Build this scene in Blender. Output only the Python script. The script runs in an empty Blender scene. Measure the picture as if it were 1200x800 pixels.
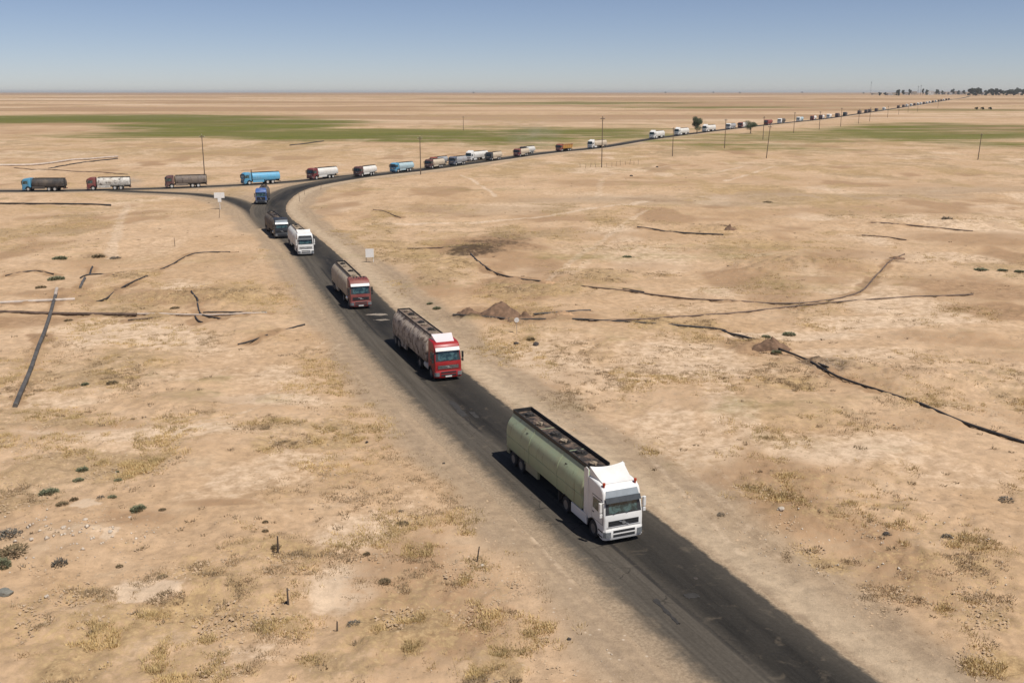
import bpy, bmesh, math, random
import numpy as np
from mathutils import Vector, Matrix, noise as mnoise

R = math.radians
scene = bpy.context.scene
COL = scene.collection
random.seed(7)
rng = np.random.default_rng(11)

# ------------------------------------------------------------------ camera, sky, sun, exposure
CAM_H = 25.0
FPX = 1167.0                       # focal length in pixels of the 1200 x 800 photograph
PITCH = math.atan(292.0 / FPX)
cam_d = bpy.data.cameras.new("camera")
cam = bpy.data.objects.new("camera", cam_d)
COL.objects.link(cam)
cam.location = (0, 0, CAM_H)
cam.rotation_euler = (math.pi / 2 - PITCH, 0, 0)
cam_d.sensor_width = 36.0
cam_d.lens = 36.0 * FPX / 1200.0
cam_d.clip_start = 0.5
cam_d.clip_end = 100000.0
scene.camera = cam

SUN_EL, SUN_AZ = R(61), math.atan2(0.77, -0.64)      # azimuth from +Y towards +X
world = bpy.data.worlds.new("World")
scene.world = world
world.use_nodes = True
wn = world.node_tree.nodes
wl = world.node_tree.links
bg = wn["Background"]
sky = wn.new("ShaderNodeTexSky")
sky.sky_type = 'NISHITA'
sky.sun_disc = False
sky.sun_elevation = SUN_EL
sky.sun_rotation = SUN_AZ
sky.altitude = 800
sky.air_density = 0.6
sky.dust_density = 0.42
sky.ozone_density = 4.0
tint = wn.new("ShaderNodeMix"); tint.data_type = 'RGBA'; tint.blend_type = 'MULTIPLY'
tint.inputs[0].default_value = 1.0
tint.inputs[7].default_value = (1.19, 1.0, 0.93, 1)
wl.new(sky.outputs[0], tint.inputs[6])
wl.new(tint.outputs[2], bg.inputs[0])
bg.inputs[1].default_value = 0.078

sun_d = bpy.data.lights.new("sun", 'SUN')
sun_d.energy = 4.2
sun_d.angle = R(0.53)
sun_d.color = (1.0, 0.955, 0.89)
sun = bpy.data.objects.new("sun", sun_d)
COL.objects.link(sun)
sdir = Vector((math.sin(SUN_AZ) * math.cos(SUN_EL), math.cos(SUN_AZ) * math.cos(SUN_EL), math.sin(SUN_EL)))
sun.rotation_euler = (-sdir).to_track_quat('-Z', 'Y').to_euler()
sun.location = (60, -40, 90)

vs = scene.view_settings
vs.view_transform = 'Standard'
vs.look = 'None'
vs.exposure = 0.25
vs.gamma = 1.0
vs.use_curve_mapping = False

# ------------------------------------------------------------------ terrain helpers
def sstep(a, b, x):
    t = np.clip((x - a) / (b - a), 0, 1)
    return t * t * (3 - 2 * t)

def z_large(X, Y):
    d = np.sqrt(np.asarray(X, float) ** 2 + np.asarray(Y, float) ** 2)
    return 4.0 * sstep(330, 780, d) + 10.5 * sstep(1000, 3300, d)

def at(px, py):
    """ground point seen at a pixel of the photograph"""
    c, s = math.cos(PITCH), math.sin(PITCH)
    u, v = (px - 600) / FPX, (py - 400) / FPX
    dn = s + v * c
    k0 = 5.0
    k1 = k0
    while k1 < 30000:                                   # walk along the ray until it is under the ground
        k1 = k0 * 1.02 + .5
        if CAM_H - dn * k1 < float(z_large(u * k1, (c - v * s) * k1)): break
        k0 = k1
    for _ in range(30):
        k = (k0 + k1) / 2
        if CAM_H - dn * k < float(z_large(u * k, (c - v * s) * k)): k1 = k
        else: k0 = k
    return u * k, (c - v * s) * k

def to_px(X, Y, Z=None):
    c, s = math.cos(PITCH), math.sin(PITCH)
    if Z is None:
        Z = z_large(X, Y)
    dz = CAM_H - Z
    d = Y * c + dz * s
    return 600 + FPX * X / d, 400 + FPX * (dz * c - Y * s) / d

def hash2(ix, iy, seed):
    h = (ix.astype(np.int64) * 374761393 + iy.astype(np.int64) * 668265263 + seed * 2246822519) & 0xFFFFFFFF
    h = ((h ^ (h >> 13)) * 1274126177) & 0xFFFFFFFF
    return ((h ^ (h >> 16)) & 0xFFFF) / 65535.0

def vnoise(x, y, seed=0):
    ix, iy = np.floor(x), np.floor(y)
    fx, fy = x - ix, y - iy
    fx = fx * fx * fx * (fx * (fx * 6 - 15) + 10)
    fy = fy * fy * fy * (fy * (fy * 6 - 15) + 10)
    a = hash2(ix, iy, seed); b = hash2(ix + 1, iy, seed)
    c = hash2(ix, iy + 1, seed); d = hash2(ix + 1, iy + 1, seed)
    return (a + (b - a) * fx) * (1 - fy) + (c + (d - c) * fx) * fy

def fbm(x, y, octaves=4, seed=0):
    s = 0; amp = 0.5; tot = 0
    for o in range(octaves):
        s = s + amp * vnoise(x, y, seed + o * 17)
        tot += amp
        x, y = x * 2.03 + 3.7, y * 2.03 - 1.9
        amp *= 0.5
    return s / tot

def catmull(pts, step):
    pts = [np.array(p, float) for p in pts]
    pts = [2 * pts[0] - pts[1]] + pts + [2 * pts[-1] - pts[-2]]
    out = []
    for i in range(1, len(pts) - 2):
        p0, p1, p2, p3 = pts[i - 1], pts[i], pts[i + 1], pts[i + 2]
        L = np.linalg.norm(p2 - p1)
        n = max(2, int(L / (step(p1) if callable(step) else step)))
        for k in range(n):
            t = k / n
            out.append(0.5 * ((2 * p1) + (-p0 + p2) * t + (2 * p0 - 5 * p1 + 4 * p2 - p3) * t * t
                              + (-p0 + 3 * p1 - 3 * p2 + p3) * t ** 3))
    out.append(pts[-2])
    return np.array(out)

def rstep(p):
    d = abs(p[1])
    return 0.6 if d < 130 else (1.2 if d < 320 else max(3, d * 0.01))

MAIN = [(37, -22), (20, 20), (11.9, 38.5), (4.3, 56.8), (-7.5, 85.7), (-18.3, 116), (-28.4, 147), (-33.8, 163), (-38.2, 175), (-43, 187), (-47.5, 199), (-52, 213), (-55, 226),
        (-57, 240), (-58.2, 253), (-58.3, 266), (-56.8, 278), (-53, 291), (-48.5, 303), (-41.5, 317), (-30, 336), (-12.5, 372), (13, 421)] + [at(700, 173), at(760, 163.3), at(830, 154.2), at(900, 146.2), at(960, 140)] + [at(1010, 133), at(1060, 125.5), at(1110, 117.5), at(1128, 115), at(1136, 113.2)]
main_c = catmull(MAIN, rstep)
BRANCH = [at(430, 204), at(370, 210.3), at(330, 213.8), at(280, 217), at(190, 220.7), at(80, 223.4), at(0, 223.9), at(-180, 224.2)]
branch_c = catmull(BRANCH, 1.2)
CONN = [at(130, 223.6), at(216, 227), at(240, 229), at(265, 232.5), at(283, 238.5), at(297, 246), at(307, 256), at(318, 267)]
conn_c = catmull(CONN, 1.2)

def poly_dist(X, Y, line, reach=60.0):
    """distance to a polyline and signed side (+ right of travel)"""
    D = np.full(X.shape, 1e9); S = np.zeros(X.shape)
    x0, y0 = line.min(0) - reach; x1, y1 = line.max(0) + reach
    sel = np.where((X > x0) & (X < x1) & (Y > y0) & (Y < y1))[0]
    if len(sel) == 0:
        return D, S
    xs, ys = X[sel], Y[sel]
    d = np.full(xs.shape, 1e9); sg = np.zeros(xs.shape)
    order = np.argsort(ys, kind='stable')
    ysort = ys[order]
    for a, b in zip(line[:-1], line[1:]):
        lo, hi = min(a[1], b[1]) - reach, max(a[1], b[1]) + reach
        i0, i1 = np.searchsorted(ysort, [lo, hi])
        if i1 <= i0:
            continue
        ii = order[i0:i1]
        ab = b - a; L2 = ab @ ab + 1e-12
        ax, ay = xs[ii] - a[0], ys[ii] - a[1]
        t = np.clip((ax * ab[0] + ay * ab[1]) / L2, 0, 1)
        dd = np.hypot(ax - t * ab[0], ay - t * ab[1])
        m = dd < d[ii]
        jj = ii[m]
        d[jj] = dd[m]
        sg[jj] = np.sign(ab[1] * ax[m] - ab[0] * ay[m])
    D[sel] = d; S[sel] = sg
    return D, S

def thin(line, k):
    out = line[::k]
    return np.vstack([out, line[-1:]])

def ell(X, Y, px, py, rx, ry, soft=0.5, seed=1, ang=0):
    """soft irregular blob on the ground, given by the pixels it covers"""
    cx, cy = at(px, py)
    _, ya = at(px, py + ry); _, yb = at(px, py - ry)
    d = math.hypot(cx, cy)
    wx = rx / FPX * math.hypot(d, CAM_H); wy = max((yb - ya) / 2, 0.2)
    m = (abs(X - cx) < 2.2 * (wx + wy)) & (abs(Y - cy) < 2.2 * (wx + wy))
    out = np.zeros(X.shape)
    if not m.any():
        return out
    x, y = X[m] - cx, Y[m] - cy
    if ang:
        ca, sa = math.cos(ang), math.sin(ang)
        x, y = ca * x + sa * y, -sa * x + ca * y
    n1 = fbm(X[m] / (wx * 0.6) + px, Y[m] / (wy * 0.6) + py, 4, seed) - 0.5
    r = np.hypot(x / wx, y / wy) + n1 * 0.9
    out[m] = 1 - sstep(1 - soft, 1 + soft, r)
    return out

# pipes lying on the plain: pixels, radius, colour, label, how far sunk
PIPES = [
    ([(66, 347), (52, 388), (36, 432), (18, 478)], .2, 'grey', "thick grey pipe running towards the camera at the left edge", .1),
    ([(67, 341), (66, 344), (65.2, 349)], .21, 'pink', "short pinkish end piece on top of the thick grey pipe", .1),
    ([(-20, 358), (40, 355.5), (88, 352.5)], .2, 'pink', "pale pinkish pipe running off the left edge behind the thick grey pipe", .2),
    ([(-20, 366), (60, 367), (160, 368.5)], .19, 'rust', "dark brown pipe crossing under the thick grey pipe", .2),
    ([(160, 367.5), (240, 369), (313, 369)], .11, 'pink', "pale pipe continuing right from the dark brown pipe", .2),
    ([(238, 366), (275, 366.5), (312, 367)], .12, 'black', "thin black pipe laid along the pale pipe"),
    ([(225, 345), (230, 353), (233, 363), (238, 369), (260, 373)], .14, 'black', "bent black hose crossing the pale pipe like a hook"),
    ([(229, 370), (233, 374.5), (238, 377)], .12, 'black', "short black curl of hose in front of the pale pipe"),
    ([(112, 353), (125, 349), (138, 340), (152, 331), (172, 323)], .13, 'black', "black hose rising to the right through the brown scrape, lower length"),
    ([(182, 319), (200, 308), (218, 299), (235, 295), (270, 294)], .13, 'black', "black hose curving to the right above the brown scrape, upper length"),
    ([(8, 325), (25, 321), (42, 318.5), (62, 321)], .12, 'black', "arched black hose near the left edge above the pale pinkish pipe"),
    ([(95, 340), (99, 326)], .22, 'grey', "short grey pipe stub pointing at the camera beside a black hose"),
    ([(94, 324), (102, 321), (118, 320.5), (133, 323.5)], .13, 'black', "black hose lying across the end of the short grey pipe stub"),
    ([(105, 320), (109, 310)], .18, 'black', "short black pipe leading away behind the grey pipe stub"),
    ([(280, 404), (296, 399.5), (313, 394)], .12, 'black', "short black hose on the sand left of the faded red truck, nearer one"),
    ([(324, 389.5), (342, 385), (357, 381)], .12, 'black', "short black hose on the sand left of the faded red truck, farther one"),
    ([(150, 374), (175, 372), (195, 370.5)], .1, 'rust', "thin brown hose just below the long pale pipe"),
    ([(-20, 237.5), (60, 239.5), (130, 241)], .2, 'black', "long straight black pipe below the left side road", .2),
    ([(-20, 196.5), (40, 194), (85, 189.5), (138, 185.5)], .35, 'pink', "long pale pipe far behind the leftmost trucks", .1),
    ([(57, 197), (95, 191.5), (138, 187)], .3, 'black', "black pipe lying along the far pale pipe"),
    ([(16, 196.5), (70, 200), (120, 203), (150, 205.5)], .17, 'rust', "thin brown pipe sloping down behind the leftmost trucks"),
    ([(340, 170.5), (360, 168.5), (379, 166)], .35, 'black', "short dark pipe at the edge of the green field"),
    ([(552, 299), (562, 310), (580, 320), (605, 327.5), (640, 331)], .15, 'black', "black hose curling down from the oil stain"),
    ([(672, 334), (730, 341), (830, 350), (920, 356), (978, 352), (1010, 342), (1028, 322), (1045, 306), (1060, 297)], .14, 'rust', "long brown hose sweeping right and curling up at its far end"),
    ([(730, 339.5), (755, 343)], .14, 'black', "short black pipe resting beside the long sweeping hose"),
    ([(625, 371.5), (655, 369), (692, 366)], .14, 'black', "short black pipe to the right of the brown dirt heap, upper"),
    ([(530, 376), (575, 377), (640, 377)], .12, 'black', "black pipe at the foot of the brown dirt heap"),
    ([(690, 378.5), (760, 374.5), (850, 366), (940, 358), (1060, 351), (1140, 347)], .13, 'rust', "long brown pipe rising gently to the right edge of the plain"),
    ([(670, 377), (750, 380.5), (838, 384), (858, 391), (890, 402)], .14, 'black', "black pipe bending down to the small brown mound"),
    ([(846, 386), (868, 393), (902, 407), (945, 425), (970, 436)], .13, 'black', "black pipe from the small brown mound to the ash patch"),
    ([(950, 429), (975, 441), (1000, 450), (1050, 469), (1085, 481)], .13, 'black', "black pipe leaving the ash patch towards the lower right"),
    ([(1078, 479), (1130, 500), (1172, 513), (1240, 534)], .16, 'black', "black pipe running off the right edge of the picture"),
    ([(747, 267), (790, 271), (848, 274.5)], .2, 'black', "straight black pipe alone in the middle of the right plain"),
    ([(1020, 264), (1080, 267), (1140, 271)], .17, 'rust', "thin brown pipe far right above the curled hose end"),
    ([(1010, 275), (1040, 277.5), (1062, 281)], .15, 'rust', "short brown hose far right below the thin brown pipe"),
    ([(478, 291), (520, 292), (548, 293)], .12, 'rust', "thin brown hose leading left from the oil stain"),
    ([(437, 247.5), (452, 250.5), (470, 256)], .13, 'rust', "short dark hose on the sand inside the bend"),
]

# patches of the ground (pixel centre, pixel radii, strength)
DRY = [(365, 508, 95, 20, .95), (430, 452, 55, 18, .9), (470, 480, 45, 25, .6), (395, 470, 60, 14, .6), (500, 620, 45, 40, .75), (590, 690, 45, 40, .8),
       (640, 735, 40, 22, .6), (520, 700, 60, 45, .6), (585, 780, 38, 30, 1.), (470, 740, 70, 35, .85), (400, 775, 50, 30, .8), (110, 695, 28, 16, .9),
       (240, 690, 90, 35, .7), (330, 650, 80, 22, .6), (60, 740, 120, 50, .55), (200, 760, 120, 40, .65), (300, 720, 60, 30, .6), (165, 640, 30, 10, .3),
       (375, 560, 70, 30, .5), (440, 590, 50, 30, .35), (470, 540, 50, 25, .45), (760, 518, 24, 12, 1.), (930, 572, 70, 22, .7), (1000, 600, 80, 28, .5),
       (1090, 640, 90, 40, .6), (960, 655, 35, 14, .95), (1060, 690, 70, 30, .5), (1170, 778, 40, 22, 1.), (1140, 720, 60, 30, .6), (1185, 700, 30, 40, .5),
       (690, 408, 50, 10, .7), (730, 420, 30, 10, .5), (860, 400, 60, 14, .7), (910, 440, 40, 20, .8), (890, 420, 30, 10, .6), (1010, 428, 40, 12, .6),
       (950, 306, 60, 10, .6), (1090, 425, 70, 14, .5), (1100, 475, 60, 12, .6), (890, 520, 60, 26, .55), (1000, 500, 80, 16, .4), (840, 270, 60, 6, .5),
       (80, 245, 70, 6, .6), (200, 250, 60, 8, .45), (100, 270, 50, 8, .5), (60, 290, 60, 8, .5), (150, 400, 70, 10, .5), (95, 430, 40, 16, .45),
       (130, 455, 50, 8, .5), (60, 480, 60, 10, .4), (200, 405, 30, 5, .5), (640, 200, 120, 6, .5), (460, 220, 90, 6, .5), (500, 240, 80, 8, .4),
       (1000, 185, 180, 8, .4), (1130, 255, 80, 8, .4), (560, 272, 80, 6, .5), (240, 180, 260, 7, .6), (120, 170, 180, 6, .4), (360, 188, 120, 6, .5),
       (640, 620, 30, 25, .4), (1040, 560, 60, 20, .4), (270, 620, 40, 8, .3)]
PALE = [(330, 470, 110, 9, .6), (180, 507, 170, 8, .6), (640, 470, 60, 30, .4), (790, 560, 60, 50, .5), (1050, 380, 120, 8, .55), (730, 440, 60, 16, .5), (480, 640, 60, 30, .4), (60, 470, 60, 8, .5), (600, 240, 60, 4, .5), (1120, 300, 60, 7, .5), (101, 590, 13, 6, 1.1), (128, 629, 8, 8, 1.1), (95, 625, 40, 10, .5), (165, 692, 40, 14, .9), (400, 690, 45, 28, .8), (300, 560, 60, 25, .5), (810, 420, 100, 30, .55), (800, 520, 80, 50, .5), (980, 530, 140, 22, .6), (1130, 560, 90, 18, .4),
        (420, 625, 60, 30, .55), (340, 540, 50, 18, .5), (930, 392, 90, 8, .6), (1000, 415, 90, 10, .5), (880, 340, 80, 10, .5), (760, 300, 60, 18, .5), (650, 400, 50, 12, .4),
        (640, 315, 50, 8, .5), (620, 190, 60, 3, .4), (380, 430, 60, 12, .4), (230, 440, 80, 12, .4), (160, 520, 110, 12, .35), (180, 290, 40, 20, .35), (800, 360, 60, 10, .4),
        (860, 490, 40, 40, .5), (1060, 300, 60, 8, .5), (690, 230, 60, 6, .45), (250, 580, 60, 12, .4), (300, 760, 40, 20, .5), (40, 460, 50, 10, .4)]
BROWN = [(572, 286, 64, 9, 1.), (590, 300, 40, 5, .6), (720, 215, 90, 4, .5), (1000, 245, 120, 5, .5), (1150, 280, 90, 8, .6), (880, 290, 60, 6, .5), (1090, 330, 60, 8, .5), (960, 330, 50, 6, .5), (760, 310, 50, 6, .4), (660, 255, 60, 5, .6), (700, 275, 40, 5, .4), (1130, 400, 90, 10, .5), (1050, 440, 60, 10, .4), (1080, 500, 80, 10, .4), (60, 345, 60, 5, .6), (300, 300, 60, 8, .4), (100, 500, 90, 6, .5), (250, 470, 70, 6, .4), (40, 590, 60, 14, .35), (430, 560, 50, 20, .3), (800, 470, 50, 14, .3),
         (600, 330, 40, 6, .9), (690, 325, 50, 10, .5), (215, 348, 60, 8, 1.), (120, 350, 40, 6, .6), (20, 375, 60, 7, .9), (1140, 340, 70, 14, .8), (1170, 365, 60, 12, .8),
         (165, 605, 50, 12, .6), (255, 590, 40, 6, .6), (150, 545, 30, 10, .5), (600, 372, 70, 10, .8), (660, 372, 50, 6, .7), (890, 405, 36, 9, 1.), (220, 520, 60, 8, .3), (930, 310, 60, 12, .5), (1010, 298, 60, 8, .5),
         (590, 278, 40, 8, .8), (640, 270, 60, 6, .5), (900, 250, 80, 5, .4), (760, 275, 50, 5, .4), (250, 345, 30, 10, .6), (110, 305, 30, 10, .4), (1180, 420, 50, 10, .4),
         (30, 510, 70, 10, .35), (300, 480, 70, 8, .3), (880, 210, 140, 6, .35), (1080, 215, 140, 6, .35), (840, 196, 160, 4, .3), (640, 232, 80, 4, .3)]
DARK = [(556, 294, 34, 5, 1.), (578, 286, 40, 5, .8), (545, 298, 28, 3, .95), (592, 278, 34, 6, .6), (620, 290, 24, 5, .45), (535, 290, 18, 3, .6), (610, 377, 80, 1.6, .6), (555, 376, 40, 2.2, .9), (585, 368, 30, 6, .35), (960, 428, 26, 5, .75), (985, 434, 24, 5, .7), (897, 408, 20, 3, .6),
        (110, 298, 14, 3, .6), (855, 268, 8, 2, .8), (1052, 306, 14, 3, .6), (205, 648, 4, 1, .2), (975, 442, 12, 2, .7), (840, 265, 12, 3, .5), (235, 206, 40, 2, .3), (70, 268, 20, 3, .35)]
GREEN = [(70, 139, 240, 5, 1.), (280, 146, 130, 8, 1.), (260, 156, 150, 6, .9), (200, 160, 110, 3, .7), (420, 158, 170, 8, 1.), (560, 160, 170, 9, .95), (690, 156, 120, 7, .9), (620, 168, 90, 5, .65), (760, 150, 60, 6, .55), (600, 150, 100, 3, .5),
         (690, 120.5, 130, 2.4, .75), (600, 121.5, 90, 1.4, .7), (820, 126, 150, 1.3, .75), (500, 114, 60, 1, .3), (820, 166, 90, 6, .65), (880, 163, 110, 7, .65), (980, 158, 90, 7, .62), (900, 175, 90, 3, .25), (1120, 156, 160, 12, .85), (1180, 151, 100, 9, .8), (1070, 150, 90, 4, .6), (1010, 163, 90, 4, .6), (1160, 166, 70, 4, .55), (1060, 163, 90, 4, .4), (1120, 129, 100, 1.5, .5)]
GREY = [(620, 440, 60, 60, .3), (820, 580, 60, 60, .4), (700, 500, 60, 50, .25), (760, 235, 160, 6, .6), (960, 230, 160, 6, .6), (1130, 222, 130, 5, .55), (560, 245, 130, 5, .5), (470, 330, 40, 30, .4), (430, 280, 30, 24, .4),
        (360, 235, 30, 20, .3), (260, 250, 40, 10, .4), (240, 226, 70, 4, .6), (975, 430, 30, 7, .6), (60, 640, 70, 22, .35)]
TRACKS = [([(0, 515), (140, 508), (250, 490), (330, 462), (400, 425)], .5, .6), ([(0, 525), (150, 520), (260, 502), (350, 474)], .5, .6),
          ([(870, 450), (850, 490), (862, 520)], .35, .8), ([(885, 450), (868, 490), (878, 520)], .35, .8), ([(700, 232), (715, 205), (790, 193), (850, 187)], 1.2, .33),
          ([(640, 330), (690, 290), (760, 245)], .8, .38), ([(670, 320), (720, 280)], .8, .3), ([(620, 420), (720, 400), (820, 430), (850, 480), (840, 540)], .4, .6), ([(600, 405), (740, 385), (900, 440), (1010, 520)], .4, .5), ([(900, 560), (1000, 640), (1180, 700)], .4, .45), ([(650, 360), (780, 330), (900, 300), (1010, 285)], .5, .5), ([(0, 560), (120, 545), (260, 560), (420, 640), (520, 760)], .4, .45), ([(0, 440), (140, 450), (300, 420), (390, 390)], .4, .45), ([(130, 300), (140, 260), (150, 240)], 1.2, .4), ([(560, 250), (700, 240), (900, 228), (1200, 218)], 2.0, .12),
          ([(440, 262), (600, 256), (760, 236)], 1.2, .5), ([(820, 205), (870, 195)], 1., .5), ([(850, 212), (905, 196)], 1., .5), ([(200, 700), (60, 640)], .25, .4), ([(0, 700), (90, 735)], .2, .4),
          ([(180, 500), (330, 440), (420, 380)], .4, .4), ([(760, 770), (700, 690), (600, 580), (520, 490)], .3, .5), ([(1000, 740), (900, 660), (760, 520), (640, 420)], .35, .45),
          ([(1040, 740), (930, 660), (790, 520), (665, 420)], .35, .45), ([(930, 640), (900, 560), (850, 470), (790, 400)], .4, .4), ([(700, 380), (800, 400), (950, 385), (1200, 360)], .5, .5), ([(540, 205), (560, 215), (580, 230)], .8, .5)]
tracks_w = [(np.array([at(*p) for p in t]), w, a) for t, w, a in TRACKS]
tracks_w = [(catmull(t, 2.0), w, a) for t, w, a in tracks_w]

def masks(X, Y, want=None):
    M = {}
    for nm, L, sd in (('dry', DRY, 31), ('pale', PALE, 57), ('brown', BROWN, 83), ('dark', DARK, 101), ('green', GREEN, 131), ('grey', GREY, 151)):
        if want and nm not in want:
            continue
        v = np.zeros(X.shape)
        for i, (px, py, rx, ry, s) in enumerate(L):
            v = np.maximum(v, s * ell(X, Y, px, py, rx, ry, 0.55, sd + i))
        M[nm] = v
    D = np.hypot(X, Y)
    if want is None or 'dry' in want:
        g = fbm(X / 9 + 40, Y / 14 + 11, 4, 201)
        g2 = fbm(X / 60 + 4, Y / 90 + 7, 3, 231)
        M['dry'] = np.maximum(M['dry'], 0.8 * sstep(.47, .70, g * .6 + g2 * .45))
    if want is None or 'pale' in want:
        g = fbm(X / 22 + 90, Y / 30 + 31, 4, 301)
        M['pale'] = np.maximum(M['pale'], 0.55 * sstep(.55, .75, g))
    if want is None or 'brown' in want:
        g = fbm(X / 16 + 10, Y / 26 + 71, 4, 331)
        g3 = fbm(X / 420 + 3, Y / 150 + 7, 5, 351)
        far = sstep(380, 900, D)
        M['brown'] = np.maximum(M['brown'], 0.65 * sstep(.53, .74, g) * (1 - far) + far * np.maximum(.8 * sstep(.36, .62, g3), .75 * sstep(2200, 5000, D)))
        M['pale'] = np.maximum(M['pale'] * (1 - far), far * .6 * sstep(.5, .72, fbm(X / 520 + 33, Y / 120 + 17, 5, 371))) if 'pale' in M else 0
    return M

def road_profile(X, Y):
    d, s = poly_dist(X, Y, thin(main_c, 3), 45)
    d2, _ = poly_dist(X, Y, thin(branch_c, 4), 25)
    d3, _ = poly_dist(X, Y, thin(conn_c, 3), 25)
    return d, s, np.minimum(d2, d3)

def relief(X, Y, droad):
    D = np.hypot(X, Y)
    k = sstep(4.5, 12, droad) * (1 - sstep(260, 700, D))
    z = (fbm(X / 7, Y / 7, 4, 5) - .5) * .75 + (fbm(X / 26, Y / 26, 3, 9) - .5) * 1.1 + (fbm(X / 1.3, Y / 1.3, 3, 15) - .5) * .17
    far = sstep(900, 2600, D) * (fbm(X / 800, Y / 800, 3, 19) - .5) * 3.0
    return k * z + far * sstep(12, 60, droad) - .035 * (1 - sstep(3.6, 5.2, droad))

HEAPS = ((897, 405, 26, 6, .5), (545, 376, 40, 3, .3), (980, 430, 36, 7, .45), (572, 288, 50, 10, .35), (215, 346, 60, 4, .5), (840, 268, 20, 5, .5), (60, 632, 60, 22, .4), (930, 310, 60, 8, .8), (1090, 262, 80, 5, .6), (1000, 600, 120, 10, .3), (1120, 445, 70, 8, .5), (300, 690, 90, 10, .2))
def heaps(X, Y, droad):
    z = np.zeros(np.shape(X))
    for px, py, rx, ry, h in HEAPS:
        z = z + h * ell(X, Y, px, py, rx, ry, .7, 5) * (.4 + 1.2 * fbm(X / 1.1, Y / 1.1, 3, 61)) * sstep(5, 9, droad)
    return z

# ------------------------------------------------------------------ material helpers
MATS = {}
class NT:
    """small helper for node trees"""
    def __init__(self, mat):
        self.t = mat.node_tree; self.n = self.t.nodes; self.l = self.t.links
        self.out = self.n["Material Output"]; self.bsdf = self.n["Principled BSDF"]
    def put(self, inp, v):
        if hasattr(v, 'is_output'):
            self.l.new(v, inp)
        elif isinstance(v, (tuple, list)):
            inp.default_value = tuple(v) + ((1,) if len(v) == 3 and len(inp.default_value) == 4 else ())
        else:
            inp.default_value = v
    def coord(self, kind='Object', scale=None, offset=None):
        n = self.n.new("ShaderNodeTexCoord")
        o = n.outputs[kind]
        if scale is not None:
            m = self.n.new("ShaderNodeMapping")
            self.l.new(o, m.inputs[0]); m.inputs['Scale'].default_value = scale
            if offset is not None:
                self.put(m.inputs['Location'], offset)
            o = m.outputs[0]
        return o
    def noise(self, co, scale=1, detail=4, rough=.55, dist=0):
        n = self.n.new("ShaderNodeTexNoise")
        self.l.new(co, n.inputs['Vector'])
        n.inputs['Scale'].default_value = scale; n.inputs['Detail'].default_value = detail
        n.inputs['Roughness'].default_value = rough; n.inputs['Distortion'].default_value = dist
        return n.outputs['Fac']
    def voro(self, co, scale=1):
        n = self.n.new("ShaderNodeTexVoronoi")
        self.l.new(co, n.inputs['Vector']); n.inputs['Scale'].default_value = scale
        return n.outputs['Distance']
    def attr(self, name):
        n = self.n.new("ShaderNodeAttribute"); n.attribute_name = name
        return n.outputs['Fac']
    def math(self, op, a, b=0.0, c=None):
        n = self.n.new("ShaderNodeMath"); n.operation = op
        self.put(n.inputs[0], a); self.put(n.inputs[1], b)
        if c is not None: self.put(n.inputs[2], c)
        return n.outputs[0]
    def ramp(self, v, a, b, lo=0.0, hi=1.0, smooth=True):
        n = self.n.new("ShaderNodeMapRange")
        if smooth: n.interpolation_type = 'SMOOTHSTEP'
        self.put(n.inputs[0], v); n.inputs[1].default_value = a; n.inputs[2].default_value = b
        n.inputs[3].default_value = lo; n.inputs[4].default_value = hi
        return n.outputs[0]
    def mix(self, f, a, b, mode='MIX'):
        n = self.n.new("ShaderNodeMix"); n.data_type = 'RGBA'; n.blend_type = mode
        self.put(n.inputs[0], f); self.put(n.inputs[6], a); self.put(n.inputs[7], b)
        return n.outputs[2]
    def bump(self, h, strength=.5, dist=.1):
        n = self.n.new("ShaderNodeBump"); n.inputs['Strength'].default_value = strength; n.inputs['Distance'].default_value = dist
        self.l.new(h, n.inputs['Height']); self.l.new(n.outputs[0], self.bsdf.inputs['Normal'])
    def color(self, c): self.put(self.bsdf.inputs['Base Color'], c)
    def rough(self, r): self.put(self.bsdf.inputs['Roughness'], r)

def new_mat(name):
    m = bpy.data.materials.new(name); m.use_nodes = True
    return m, NT(m)

SAND_DUST = (.40, .30, .20)

def paint(name, col, rough=.45, metal=0.0, dust=.35, stain=None, stain_amt=0.0, streak=False, spec=.5):
    """painted metal with dust and, where asked, stains; cached by its settings"""
    key = (name, col, rough, metal, dust, stain, stain_amt, streak)
    if key in MATS: return MATS[key]
    m, t = new_mat(name)
    oi = t.n.new("ShaderNodeObjectInfo")
    off = t.n.new("ShaderNodeVectorMath"); off.operation = 'SCALE'
    off.inputs[0].default_value = (37, 53, 71); t.l.new(oi.outputs['Random'], off.inputs[3])
    co = t.coord('Object', (1, 1, 1), off.outputs[0])
    n1 = t.noise(co, 2.2, 6, .65)
    n2 = t.noise(co, .7, 5, .6)
    c = t.mix(t.ramp(n1, .3, .8, 0, .22), col, tuple(x * .72 for x in col))
    if stain_amt:
        cs = t.coord('Object', (1.6, 1.6, .35) if streak else (1, 1, 1), off.outputs[0])
        s = t.noise(cs, 1.5, 8, .7, .4)
        c = t.mix(t.ramp(s, .62 - stain_amt * .3, .78 - stain_amt * .22), c, stain)
        s2 = t.noise(cs, 5, 4, .6)
        c = t.mix(t.ramp(s2, .6, .75, 0, stain_amt * .6), c, tuple(x * .5 for x in stain))
    d = t.math('MULTIPLY', t.ramp(n2, .35, .75), dust)
    c = t.mix(d, c, SAND_DUST)
    t.color(c)
    t.rough(t.math('ADD', rough, t.math('MULTIPLY', d, .8)))
    t.bsdf.inputs['Metallic'].default_value = metal
    t.bsdf.inputs['Specular IOR Level'].default_value = spec
    MATS[key] = m
    return m

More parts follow.
